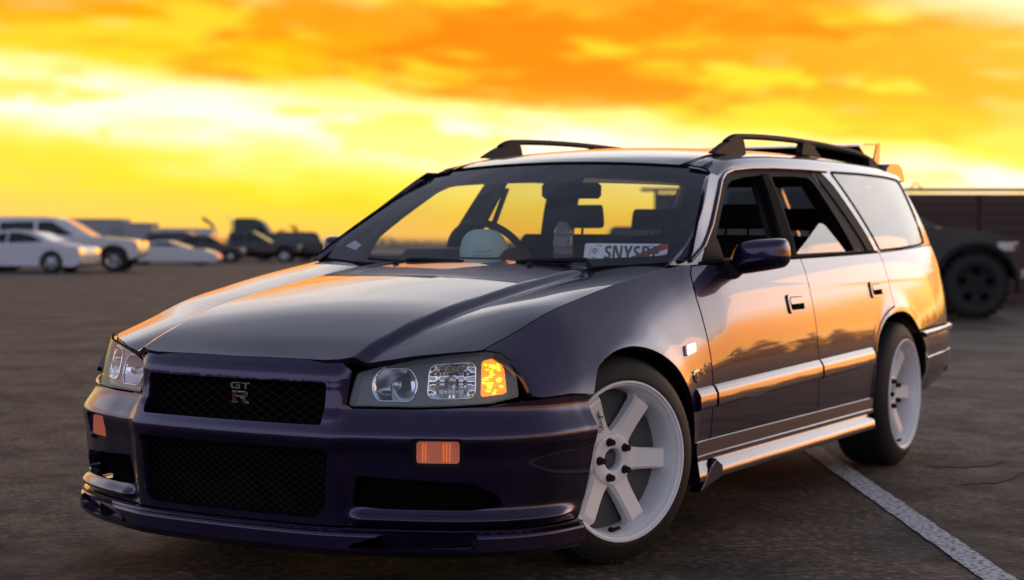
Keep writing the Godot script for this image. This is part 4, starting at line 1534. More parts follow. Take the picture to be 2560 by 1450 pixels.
	if s > 0.0:
		panel("rear_door_glass", lowered, [], green_f(s, -0.016), Vector2(0.06, 0.05), 0.0, fl, "privacy_glass", wagon)
	else:
		panel("rear_door_glass", w2, [], green_f(s, -0.016), Vector2(0.06, 0.05), 0.0, fl, "clear_glass", wagon)
	var qg := Geometry2D.offset_polygon(quarter, -0.003)[0] as PackedVector2Array
	panel("quarter_glass", qg, [], green_f(s, -0.002), Vector2(0.06, 0.05), 0.006, fl, "privacy_glass" if s > 0.0 else "clear_glass", wagon)
	var qs := MB.new()
	var qp := PackedVector3Array()
	for p in subdivided(quarter, 0.06):
		qp.append(Vector3(p.x, p.y, (green_z(p.x, p.y) - 0.001) * s))
	tube(qs, qp, 0.006, 5, -1.0, true)
	mk("quarter_glass_seal", qs, "rubber_seal", wagon)

func build_mirror(s: float) -> void:
	var o := smooth(V2([0.772, 0.915, 0.785, 0.952, 0.800, 0.978, 0.824, 0.995, 0.870, 1.0025, 0.915, 1.005, 0.953, 1.005, 0.974, 0.998, 0.984, 0.978, 0.988, 0.950, 0.987, 0.930, 0.976, 0.911, 0.953, 0.900, 0.88, 0.886, 0.82, 0.877, 0.785, 0.880, 0.772, 0.895, 0.772, 0.915]), 4)
	o.remove_at(o.size() - 1)
	var k := o.size()
	var c := Vector2(0.885, 0.945)
	var loop := func(p: Vector2) -> Vector3:
		# p.x along the outline, p.y from the rear rim (0) to the front middle (1)
		var i := posmod(floori(p.x), k)
		var a := o[i].lerp(o[(i + 1) % k], p.x - floorf(p.x))
		var ang := p.y * PI * 0.5
		var sc := pow(cos(ang), 0.55) if p.y < 1.0 else 0.0
		var q := c + (a - c) * maxf(sc, 0.0)
		return Vector3(0.925 - 0.085 * pow(sin(ang), 0.8) - 0.02 * (q.x - 0.77) * -1.0, q.y, q.x * s)
	var mirror := group_node("door_mirror", wagon)
	var m := MB.new()
	var rows := 14
	var g := []
	for j in rows + 1:
		var row := []
		for i in k:
			row.append(loop.call(Vector2(i, float(j) / rows)))
		g.append(row)
	var nr := []
	for j in rows + 1:
		var row := []
		for i in k:
			var du: Vector3 = g[j][(i + 1) % k] - g[j][(i + k - 1) % k]
			var dv: Vector3 = g[mini(j + 1, rows)][i] - g[maxi(j - 1, 0)][i]
			var nn := du.cross(dv).normalized()
			if j == rows or nn.length() < 0.5:
				nn = Vector3(-1, 0, 0)
			var out := Vector3(-0.3, g[j][i].y - c.y, g[j][i].z - c.x * s)
			if nn.dot(out) < 0.0:
				nn = -nn
			row.append(nn)
		nr.append(row)
	for j in rows:
		for i in k:
			var i2 := (i + 1) % k
			m.quad(g[j][i], g[j][i2], g[j + 1][i2], g[j + 1][i], nr[j][i], nr[j][i2], nr[j + 1][i2], nr[j + 1][i])
	mk("housing", m, "purple_paint", mirror)
	var r := MB.new()
	var t := Geometry2D.triangulate_polygon(o)
	for i in range(0, t.size(), 3):
		r.tri(Vector3(0.922, o[t[i]].y, o[t[i]].x * s), Vector3(0.922, o[t[i + 1]].y, o[t[i + 1]].x * s), Vector3(0.922, o[t[i + 2]].y, o[t[i + 2]].x * s), Vector3.RIGHT, Vector3.RIGHT, Vector3.RIGHT)
	mk("glass", r, "chrome", mirror)
	var a := MB.new()
	slab(a, rp(V2([0.700, 0.862, 0.800, 0.858, 0.83, 0.885, 0.80, 0.915, 0.755, 0.925, 0.715, 0.90]), 0.015, 4), Vector3(0.84, 0, 0), Vector3(0, 0, s), Vector3.UP, Vector3(0.06, 0, 0), 0.01)
	mk("arm", a, "black_plastic", mirror)

func build_rear() -> void:
	for s: float in [1.0, -1.0]:
		var fl := s < 0.0
		var f := func(p: Vector2) -> Vector3: return rear_at(p, s)
		panel("rear_bumper", V2([0.0, 0.36, 0.3, 0.30, 0.90, 0.28, 0.90, 0.594, 0.0, 0.594]), [], f, Vector2(0.03, 0.02), 0.02, fl, "purple_paint", wagon)
		panel("tail_panel", V2([0.0, 0.603, 0.90, 0.603, 0.90, 0.98, 0.0, 0.98, 0.0, 0.842, 0.23, 0.842, 0.23, 0.690, 0.0, 0.690]), [], f, Vector2(0.03, 0.02), 0.02, fl, "purple_paint", wagon)
		panel("tail_lamp", V2([0.002, 0.694, 0.227, 0.694, 0.227, 0.838, 0.002, 0.838]), [], shifted(f, 0.004, fl), Vector2(0.02, 0.02), 0.012, fl, "red_lens", wagon)
		panel("tailgate_frame", V2([0.0, 0.986, 0.90, 0.986, 0.90, 1.325, 0.0, 1.325]), [rp(V2([0.14, 1.01, 0.895, 1.01, 0.895, 1.29, 0.20, 1.29]), 0.03)], f, Vector2(0.04, 0.03), 0.02, fl, "purple_paint", wagon)
		panel("tailgate_glass", V2([0.13, 1.0, 0.90, 1.0, 0.90, 1.30, 0.19, 1.30]), [], shifted(f, -0.006, fl), Vector2(0.06, 0.05), 0.0, fl, "clear_glass", wagon)
	# roof-end spoiler: the rounded upper lip of the tailgate, then a tall wing on end plates
	var m := MB.new()
	var prof := rp(V2([3.56, 1.352, 3.64, 1.395, 3.79, 1.398, 3.855, 1.375, 3.90, 1.318, 3.88, 1.305, 3.72, 1.33]), 0.03, 5)
	slab(m, prof, Vector3(0, 0, -0.535), Vector3.RIGHT, Vector3.UP, Vector3(0, 0, 1.07), 0.012)
	var lip := mk("tailgate_spoiler", m, "purple_paint", wagon)
	var w := MB.new()
	slab(w, rp(V2([3.36, 1.470, 3.46, 1.487, 3.705, 1.497, 3.705, 1.490, 3.46, 1.476]), 0.004, 3), Vector3(0, 0, -0.46), Vector3.RIGHT, Vector3.UP, Vector3(0, 0, 0.92))
	var wing := mk("roof_wing", w, "purple_paint", wagon)
	for s: float in [1.0, -1.0]:
		var e := MB.new()
		slab(e, V2([3.58, 1.375, 3.70, 1.388, 3.715, 1.505, 3.66, 1.498]), Vector3(0, 0, 0.452 * s), Vector3.RIGHT, Vector3.UP, Vector3(0, 0, 0.008 * s))
		mk("end_plate", e, "purple_paint", wing)
	# inner faces so that the wing reads as a scoop against the sky
	var q := MB.new()
	slab(q, V2([3.60, 1.385, 3.612, 1.380, 3.395, 1.478, 3.38, 1.473]), Vector3(0, 0, -0.45), Vector3.RIGHT, Vector3.UP, Vector3(0, 0, 0.90))
	mk("wing_support", q, "purple_paint", wing)

func build_interior() -> void:
	var c := group_node("cabin", wagon)
	# engine bay, floor and bulkheads
	var m := MB.new()
	box(m, Vector3(-0.15, 0.36, 0), Vector3(1.15, 0.34, 1.0))
	box(m, Vector3(1.55, 0.245, 0), Vector3(4.2, 0.05, 1.1))
	box(m, Vector3(1.30, 0.245, 0), Vector3(1.75, 0.06, 1.60))
	box(m, Vector3(0.66, 0.56, 0), Vector3(0.06, 0.60, 1.48))
	mk("floor_pan", m, "dark_void", c)
	# dashboard
	var d := MB.new()
	slab(d, rp(V2([0.47, 0.86, 0.70, 0.902, 0.95, 0.905, 1.06, 0.885, 1.10, 0.82, 1.05, 0.60, 0.70, 0.55]), 0.03, 4), Vector3(0, 0, -0.72), Vector3.RIGHT, Vector3.UP, Vector3(0, 0, 1.44))
	slab(d, rp(V2([0.86, 0.90, 0.90, 0.955, 1.02, 0.965, 1.10, 0.945, 1.10, 0.88]), 0.03, 4), Vector3(0, 0, -0.60), Vector3.RIGHT, Vector3.UP, Vector3(0, 0, 0.46))
	mk("dashboard", d, "dashboard", c)
	# steering wheel on the right-hand side
	var sw := MB.new()
	var sc := Vector3(1.17, 0.905, -0.37)
	var axis := Vector3(0.86, 0.50, 0).normalized()
	var su := Vector3(0, 0, 1)
	var sv := axis.cross(su).normalized()
	var ring := PackedVector3Array()
	for i in 40:
		ring.append(sc + (su * cos(TAU * i / 40) + sv * sin(TAU * i / 40)) * 0.178)
	tube(sw, ring, 0.015, 8, -1.0, true)
	for a in [0.1, PI - 0.1, -PI / 2]:
		tube(sw, PackedVector3Array([sc, sc + (su * cos(a) + sv * sin(a)) * 0.175]), 0.014, 6)
	lathe(sw, PackedVector2Array([Vector2(0.06, -0.02), Vector2(0.055, 0.01), Vector2(0.0, 0.016)]), 20, Transform3D(Basis(su, sv, axis), sc))
	mk("steering_wheel", sw, "black_plastic", c)
	# seats
	for e in [[1.62, -0.38, 0.44, 1.0], [1.66, 0.38, 0.42, 1.0], [2.50, -0.36, 0.52, 0.96], [2.50, 0.36, 0.52, 0.96]]:
		var seat := group_node("seat", c)
		var x: float = e[0]
		var z: float = e[1]
		var w: float = e[2]
		var b := MB.new()
		slab(b, rp(V2([x - 0.42, 0.36, x - 0.40, 0.50, x - 0.05, 0.47, x + 0.06, 0.50, x + 0.20, 0.98, x + 0.27, 1.03, x + 0.34, 1.0, x + 0.20, 0.45, x, 0.34]), 0.05, 4), Vector3(0, 0, z - w * 0.5), Vector3.RIGHT, Vector3.UP, Vector3(0, 0, w), 0.03)
		obj("seat_shell", b.mesh(), M["seat_cloth"], seat)
		var h := MB.new()
		slab(h, rp(V2([x + 0.25, 1.045, x + 0.275, 1.145, x + 0.335, 1.155, x + 0.355, 1.05]), 0.03, 4), Vector3(0, 0, z - 0.13), Vector3.RIGHT, Vector3.UP, Vector3(0, 0, 0.26), 0.03)
		for k in [-0.05, 0.05]:
			tube(h, PackedVector3Array([Vector3(x + 0.29, 0.99, z + k), Vector3(x + 0.30, 1.08, z + k)]), 0.006, 6)
		obj("headrest", h.mesh(), M["seat_cloth"], seat)
	# rear-view mirror on its stalk
	var r := MB.new()
	box(r, Vector3(1.13, 1.185, 0.02), Vector3(0.03, 0.062, 0.24), 0.012, Basis(Vector3.UP, 0.18))
	tube(r, PackedVector3Array([Vector3(1.07, 1.245, 0.0), Vector3(1.12, 1.20, 0.01)]), 0.009, 6)
	mk("rear_view_mirror", r, "black_plastic", c)
	# sun visors folded up
	for z in [-0.32, 0.32]:
		var v := MB.new()
		box(v, Vector3(1.24, 1.275, z), Vector3(0.16, 0.014, 0.36), 0.006, Basis(Vector3(0, 0, 1), 0.35))
		mk("sun_visor", v, "headliner", c)
	# inner trim of the pillars, seat belts
	for s: float in [1.0, -1.0]:
		var p := MB.new()
		tube(p, PackedVector3Array([Vector3(1.56, 0.90, 0.735 * s), Vector3(1.66, 1.27, 0.575 * s)]), 0.045, 8, -1.0, false, Vector2(1.0, 0.5))
		tube(p, PackedVector3Array([Vector3(2.42, 0.93, 0.735 * s), Vector3(2.24, 1.28, 0.575 * s)]), 0.06, 8, -1.0, false, Vector2(1.0, 0.5))
		tube(p, PackedVector3Array([Vector3(0.66, 0.93, 0.715 * s), Vector3(0.92, 1.10, 0.640 * s), Vector3(1.16, 1.255, 0.565 * s), Vector3(1.4, 1.30, 0.535 * s), Vector3(2.3, 1.325, 0.52 * s), Vector3(3.5, 1.315, 0.48 * s)]), 0.026, 8)
		tube(p, PackedVector3Array([Vector3(3.66, 0.95, 0.68 * s), Vector3(3.55, 1.32, 0.50 * s)]), 0.06, 8)
		mk("pillar_trim", p, "dashboard", c)
		var bt := MB.new()
		slab(bt, V2([0.0, 0.0, 0.045, 0.0, 0.045, 0.40, 0.0, 0.40]), Vector3(1.60, 0.84, 0.70 * s), Vector3.RIGHT, Vector3(0.10, 0.95, -0.33 * s).normalized(), Vector3(0, 0.001, 0.003 * s))
		mk("seat_belt", bt, "dashboard", c)
		var dc := MB.new()
		var k := 12
		for i in k:
			var x0 := lerpf(0.62, 3.65, float(i) / k)
			var x1 := lerpf(0.62, 3.65, float(i + 1) / k)
			dc.flat(Vector3(x0, H(yx, yt, x0) - 0.012, 0.70 * s), Vector3(x1, H(yx, yt, x1) - 0.012, 0.70 * s), Vector3(x1, 0.30, 0.74 * s), Vector3(x0, 0.30, 0.74 * s), Vector3(0, 0, -s))
			dc.flat(Vector3(x0, H(yx, yt, x0) - 0.012, 0.70 * s), Vector3(x1, H(yx, yt, x1) - 0.012, 0.70 * s), Vector3(x1, H(yx, yt, x1) - 0.012, (H(zx, zt, x1) - 0.02) * s), Vector3(x0, H(yx, yt, x0) - 0.012, (H(zx, zt, x0) - 0.02) * s), Vector3.UP)
		mk("door_card", dc, "dashboard", c)

func build_wheel(at: Vector3, turn: float, rear: bool) -> void:
	var w := group_node("wheel", wagon)
	w.position = at
	w.rotation.y = turn
	w.scale = Vector3(1.014, 1.014, 1.0)
	# the outer face lies at +z; local origin is the hub, face offset f
	var o := Vector3(0, 0, 0.150 if rear else 0.094)
	var xf := Transform3D(Basis.IDENTITY, o)
	var t := MB.new()
	lathe(t, PackedVector2Array([Vector2(0.2405, -0.010), Vector2(0.2455, -0.006), Vector2(0.252, -0.0055), Vector2(0.266, -0.010), Vector2(0.283, -0.016), Vector2(0.298, -0.025), Vector2(0.308, -0.036), Vector2(0.313, -0.048), Vector2(0.315, -0.062), Vector2(0.3153, -0.078), Vector2(0.309, -0.080), Vector2(0.309, -0.088), Vector2(0.3154, -0.090), Vector2(0.3155, -0.125), Vector2(0.309, -0.127), Vector2(0.309, -0.135), Vector2(0.3154, -0.137), Vector2(0.315, -0.175), Vector2(0.309, -0.177), Vector2(0.309, -0.185), Vector2(0.3148, -0.187), Vector2(0.312, -0.215), Vector2(0.300, -0.238), Vector2(0.245, -0.245)]), 96, xf, true)
	# shoulder tread blocks
	for i in 80:
		var a := TAU * i / 80.0
		var b := Basis(Vector3(0, 0, 1), a)
		box(t, o + b * Vector3(0.3095, 0, -0.045), Vector3(0.0065, 0.015, 0.026), 0.0015, b * Basis(Vector3(0, 1, 0), deg_to_rad(-22.0)))
	obj("tyre", t.mesh(), M["tyre_rubber"], w)
	var r := MB.new()
	lathe(r, PackedVector2Array([Vector2(0.2425, -0.012), Vector2(0.2435, -0.003), Vector2(0.242, 0.0), Vector2(0.2370, 0.0005), Vector2(0.2350, -0.002), Vector2(0.2340, -0.006), Vector2(0.2290, -0.009), Vector2(0.2265, -0.020), Vector2(0.2225, -0.026), Vector2(0.2195, -0.036), Vector2(0.2165, -0.060), Vector2(0.2145, -0.10), Vector2(0.212, -0.225)]), 96, xf)
	obj("rim", r.mesh(), M["white_wheel"], w)
	for i in 6:
		var sp := MB.new()
		var a := TAU * i / 6.0 + deg_to_rad(-3.0)
		spoke(sp, Transform3D(Basis(Vector3(0, 0, 1), a), o - Vector3(0, 0, 0.008)))
		obj("spoke", sp.mesh(), M["white_wheel"], w)
	var h := MB.new()
	lathe(h, PackedVector2Array([Vector2(0.080, -0.098), Vector2(0.079, -0.064), Vector2(0.076, -0.0585), Vector2(0.071, -0.0570), Vector2(0.038, -0.0570), Vector2(0.0345, -0.060), Vector2(0.033, -0.066), Vector2(0.033, -0.092)]), 48, xf, true)
	obj("hub", h.mesh(), M["white_wheel"], w)
	var hc := MB.new()
	lathe(hc, PackedVector2Array([Vector2(0.034, -0.085), Vector2(0.020, -0.084), Vector2(0.019, -0.076), Vector2(0.0, -0.075)]), 32, xf)
	obj("axle_cap", hc.mesh(), M["brake_disc"], w)
	for i in 5:
		var a := deg_to_rad(36.0 + 72.0 * i)
		var n := MB.new()
		var p := o + Vector3(cos(a), sin(a), 0) * 0.0565
		lathe(n, PackedVector2Array([Vector2(0.0135, -0.058), Vector2(0.0135, -0.0565), Vector2(0.0105, -0.0560)]), 16, Transform3D(Basis.IDENTITY, p))
		lathe(n, PackedVector2Array([Vector2(0.0112, -0.057), Vector2(0.0108, -0.040), Vector2(0.0085, -0.036), Vector2(0.0, -0.0355)]), 6, Transform3D(Basis.IDENTITY, p))
		obj("wheel_nut", n.mesh(), M["black_plastic"], w)
	var v := MB.new()
	var va := deg_to_rad(-93.0)
	var vp := o + Vector3(cos(va), sin(va), 0) * 0.2130 + Vector3(0, 0, -0.050)
	tube(v, PackedVector3Array([vp, vp + Vector3(-cos(va) * 0.012, -sin(va) * 0.012, 0.034)]), 0.0058, 8)
	tube(v, PackedVector3Array([vp - Vector3(0, 0, 0.008), vp + Vector3(0, 0.001, 0.004)]), 0.009, 8)
	obj("valve", v.mesh(), M["black_plastic"], w)
	var d := MB.new()
	lathe(d, PackedVector2Array([Vector2(0.165, -0.155), Vector2(0.165, -0.130), Vector2(0.095, -0.130), Vector2(0.090, -0.112), Vector2(0.0, -0.112)]), 48, xf)
	obj("brake_disc", d.mesh(), M["brake_disc"], w)
	var k := MB.new()
	slab(k, arc2(Vector2.ZERO, 0.178, deg_to_rad(120), deg_to_rad(200), 10) + PackedVector2Array([Vector2(-0.095, -0.030), Vector2(-0.05, 0.085)]), o + Vector3(0, 0, -0.165), Vector3.RIGHT, Vector3.UP, Vector3(0, 0, 0.055), 0.006)
	obj("brake_caliper", k.mesh(), M["black_plastic"], w)
	var bk := MB.new()
	lathe(bk, PackedVector2Array([Vector2(0.213, -0.108), Vector2(0.10, -0.106)]), 40, xf)
	obj("backing_plate", bk.mesh(), M["brake_disc"], w)
	if not rear and at.z > 0.0:
		var s := MB.new()
		script_word(s, Transform3D(Basis(Vector3(0, 0, 1), deg_to_rad(117.0)), o))
		obj("lettering", s.mesh(), M["black_lettering"], w)

func spoke(m: MB, xf: Transform3D) -> void:
	# stations along the spoke: radius, height of the face, half width of the face, half width at the foot
	var st := [[0.055, -0.0580, 0.0330, 0.0460, -0.092], [0.080, -0.0570, 0.0270, 0.0385, -0.092], [0.100, -0.0545, 0.0250, 0.0345, -0.090], [0.140, -0.0470, 0.0240, 0.0320, -0.084], [0.193, -0.0360, 0.0245, 0.0315, -0.078], [0.201, -0.0375, 0.0255, 0.0325, -0.079], [0.2175, -0.0600, 0.0290, 0.0360, -0.090]]
	var rows := []
	for e in st:
		var x: float = e[0]
		rows.append([Vector3(x, -e[3], e[4]), Vector3(x, -e[3], e[1] - 0.011), Vector3(x, -e[2], e[1]), Vector3(x, e[2], e[1]), Vector3(x, e[3], e[1] - 0.011), Vector3(x, e[3], e[4])])
	for i in rows.size() - 1:
		for j in 5:
			var a: Vector3 = rows[i][j]
			var b: Vector3 = rows[i + 1][j]
			var c: Vector3 = rows[i + 1][j + 1]
			var d: Vector3 = rows[i][j + 1]
			var out: Vector3 = [Vector3(0, -1, 0), Vector3(0, -0.7, 0.7), Vector3(0, 0, 1), Vector3(0, 0.7, 0.7), Vector3(0, 1, 0)][j]
			m.flat(xf * a, xf * b, xf * c, xf * d, xf.basis * out)

func script_word(m: MB, xf: Transform3D) -> void:
	# a cursive signature along a spoke: S t a g e a in one running line
	var strokes := [
		[0.0, 0.2, 0.5, 0.0, 0.9, 0.5, 0.3, 1.3, 0.25, 1.9, 0.8, 2.1, 1.0, 1.6],
		[0.7, 0.15, 1.2, 0.4, 1.65, 1.7, 1.5, 0.3, 1.75, 0.05, 2.1, 0.4],
		[1.25, 1.15, 1.95, 1.2],
		[2.75, 0.75, 2.3, 0.85, 2.1, 0.35, 2.4, 0.05, 2.75, 0.7, 2.75, 0.15, 3.05, 0.1, 3.35, 0.5],
		[3.95, 0.75, 3.5, 0.85, 3.3, 0.4, 3.6, 0.1, 3.95, 0.7, 3.9, -0.6, 3.5, -0.9, 3.5, -0.5, 4.3, 0.2],
		[4.3, 0.35, 4.75, 0.55, 4.65, 0.85, 4.35, 0.6, 4.45, 0.12, 4.9, 0.2],
		[5.5, 0.75, 5.1, 0.85, 4.9, 0.4, 5.2, 0.1, 5.5, 0.7, 5.55, 0.15, 5.9, 0.3]]
	for s in strokes:
		var p := smooth(V2(s), 4)
		var pts := PackedVector3Array()
		for q in p:
			var r := 0.100 + q.x * 0.0118
			pts.append(xf * Vector3(r, (q.y - 0.55) * 0.0098, lerpf(-0.0555, -0.0440, (r - 0.10) / 0.07)))
		tube(m, pts, 0.0011, 4)

# ---------- things lying or hanging in the cabin ----------
func cabin_things() -> void:
	# number plate standing behind the screen
	var p := thing("number_plate", "white plate with dark green letters and a red slash leaning behind the windscreen", "number plate", Vector3(0.80, 0.902, 0.405))
	p.basis = Basis(Vector3(0, 0, 1), deg_to_rad(-14.0)) * Basis(Vector3.UP, deg_to_rad(-90.0))
	# local: x along the plate, y up, z towards the viewer
	var m := MB.new()
	slab(m, rp(rect(-0.165, 0.0, 0.165, 0.082), 0.010, 4), Vector3.ZERO, Vector3.RIGHT, Vector3.UP, Vector3(0, 0, 0.0015))
	obj("plate", m.mesh(), M["plate_white"], p)
	var red := MB.new()
	slab(red, V2([-0.050, 0.0, -0.020, 0.0, 0.165, 0.064, 0.165, 0.082, 0.140, 0.082]), Vector3(0, 0, 0.0015), Vector3.RIGHT, Vector3.UP, Vector3(0, 0, 0.0006))
	obj("slash", red.mesh(), M["plate_red"], p)
	var t := TextMesh.new()
	t.text = "SNYSDE"
	var sf := SystemFont.new()
	sf.font_names = PackedStringArray(["Droid Sans"])
	sf.font_weight = 600
	t.font = sf
	t.font_size = 48
	t.pixel_size = 0.0014
	t.depth = 0.001
	var to := obj("letters", t, M["plate_green"], p)
	to.position = Vector3(0.026, 0.0470, 0.0030)
	to.scale = Vector3(0.90, 1.02, 1.0)
	var k := MB.new()
	# the two small characters at the left, drawn stroke by stroke
	for e in [[-0.142, 0.066, -0.137, 0.062], [-0.145, 0.056, -0.139, 0.053], [-0.146, 0.040, -0.138, 0.048], [-0.132, 0.060, -0.132, 0.048], [-0.132, 0.060, -0.113, 0.060], [-0.113, 0.060, -0.113, 0.048], [-0.132, 0.049, -0.113, 0.049], [-0.1225, 0.067, -0.1225, 0.040],
			[-0.140, 0.030, -0.146, 0.024], [-0.146, 0.024, -0.138, 0.020], [-0.138, 0.020, -0.147, 0.013], [-0.131, 0.029, -0.114, 0.029], [-0.131, 0.029, -0.131, 0.014], [-0.114, 0.029, -0.114, 0.014], [-0.131, 0.022, -0.114, 0.022], [-0.1225, 0.029, -0.1225, 0.008],
			[-0.112, 0.073, -0.096, 0.073], [0.085, 0.073, 0.105, 0.073]]:
		tube(k, PackedVector3Array([Vector3(e[0], e[1], 0.0025), Vector3(e[2], e[3], 0.0025)]), 0.0011, 4)
	obj("small_characters", k.mesh(), M["plate_green"], p)
	# a pale green cap upright on the dashboard
	var c := thing("cap", "pale green baseball cap standing on the dashboard before the steering wheel", "cap", Vector3(0.92, 0.925, -0.245))
	var d := MB.new()
	var rows := 10
	var cols := 32
	for i in rows:
		for j in cols:
			var q := []
			for e in [[i, j], [i, j + 1], [i + 1, j + 1], [i + 1, j]]:
				var v: float = float(e[0]) / rows
				var a: float = TAU * e[1] / cols
				var rr := cos(v * PI * 0.5)
				rr = pow(rr, 0.62)
				var pos := Vector3(cos(a) * 0.092 * rr, 0.108 * sin(v * PI * 0.5), sin(a) * 0.098 * rr)
				pos.x -= 0.010 * pos.y / 0.1
				pos *= 1.0 + 0.012 * sin(a * 3.0 + v * 4.0) * (1.0 - v)
				q.append(pos)
			var n := []
			for z in q:
				n.append(Vector3(z.x / 0.0085, z.y / 0.0117 + 0.2, z.z / 0.0096).normalized())
			d.quad(q[0], q[1], q[2], q[3], n[0], n[1], n[2], n[3])
	obj("crown", d.mesh(), M["cap_cloth"], c)
	var bt := MB.new()
	lathe(bt, PackedVector2Array([Vector2(0.009, -0.002), Vector2(0.008, 0.004), Vector2(0.0, 0.006)]), 12, Transform3D(Basis(Vector3.RIGHT, Vector3(0, 0, -1), Vector3.UP), Vector3(-0.045, 0.098, 0.01)))
	obj("button", bt.mesh(), M["dashboard"], c)
	var br := MB.new()
	slab(br, arc2(Vector2(0, 0), 0.10, deg_to_rad(-70), deg_to_rad(70), 12) + PackedVector2Array([Vector2(0.05, 0.085), Vector2(0.05, -0.085)]), Vector3(0.03, 0.002, 0), Vector3.RIGHT, Vector3(0, 0, 1), Vector3(0, 0.004, 0))
	obj("peak", br.mesh(), M["cap_cloth"], c)
	# printed marks on the crown
	var pr := MB.new()
	for e in [[0.30, 0.020, 0.62, 0.026], [0.66, 0.02, 0.95, 0.03], [0.28, 0.006, 0.55, 0.010], [0.60, 0.006, 0.9, 0.012]]:
		var pts := PackedVector3Array()
		for i in 13:
			var a := PI - lerpf(e[0], e[2], i / 12.0) + 0.2
			var y: float = lerpf(e[1], e[3], i / 12.0) + 0.004 * sin(i * 2.1)
			pts.append(Vector3(cos(a) * 0.0935, y, sin(a) * 0.0995))
		tube(pr, pts, 0.0014, 4)
	obj("stitched_words", pr.mesh(), M["sticker"], c)
	# a clear bottle standing on the dashboard
	var b := thing("drink_bottle", "clear plastic bottle standing on the dashboard left of the number plate", "bottle", Vector3(0.87, 0.905, 0.122))
	var bm := MB.new()
	lathe(bm, PackedVector2Array([Vector2(0.034, 0.0), Vector2(0.036, 0.004), Vector2(0.036, 0.085), Vector2(0.033, 0.10), Vector2(0.036, 0.105), Vector2(0.032, 0.128), Vector2(0.020, 0.146), Vector2(0.016, 0.150), Vector2(0.016, 0.156), Vector2(0.0, 0.157)]), 28, Transform3D(Basis(Vector3.RIGHT, Vector3(0, 0, -1), Vector3.UP), Vector3.ZERO), true)
	glass("bottle_plastic", lin(0.30, 0.32, 0.33), 0.35)
	obj("body", bm.mesh(), M["bottle_plastic"], b)
	var lb := MB.new()
	lathe(lb, PackedVector2Array([Vector2(0.0366, 0.010), Vector2(0.0366, 0.036)]), 28, Transform3D(Basis(Vector3.RIGHT, Vector3(0, 0, -1), Vector3.UP), Vector3.ZERO), true)
	obj("label_sleeve", lb.mesh(), M["headliner"], b)
	# a tag hanging on a cord from the mirror
	# sticker on the screen's corner
	var st := MB.new()
	patch(st, V2([-0.905, 0.125, -0.80, 0.100, -0.80, 0.150, -0.885, 0.185]), [], shifted(screen_at, -0.004, false), Vector2(0.05, 0.05), 0.0, false)
	obj("inspection_sticker", st.mesh(), M["sticker"], wagon)

# ---------- far things ----------
func fall(x: float, z: float) -> float:
	# the car park drains gently away from the wagon
	var d := (x + 4.6) * sin(VIEW) - (z - 2.98) * cos(VIEW)
	return -0.0037 * maxf(0.0, d - 14.0)

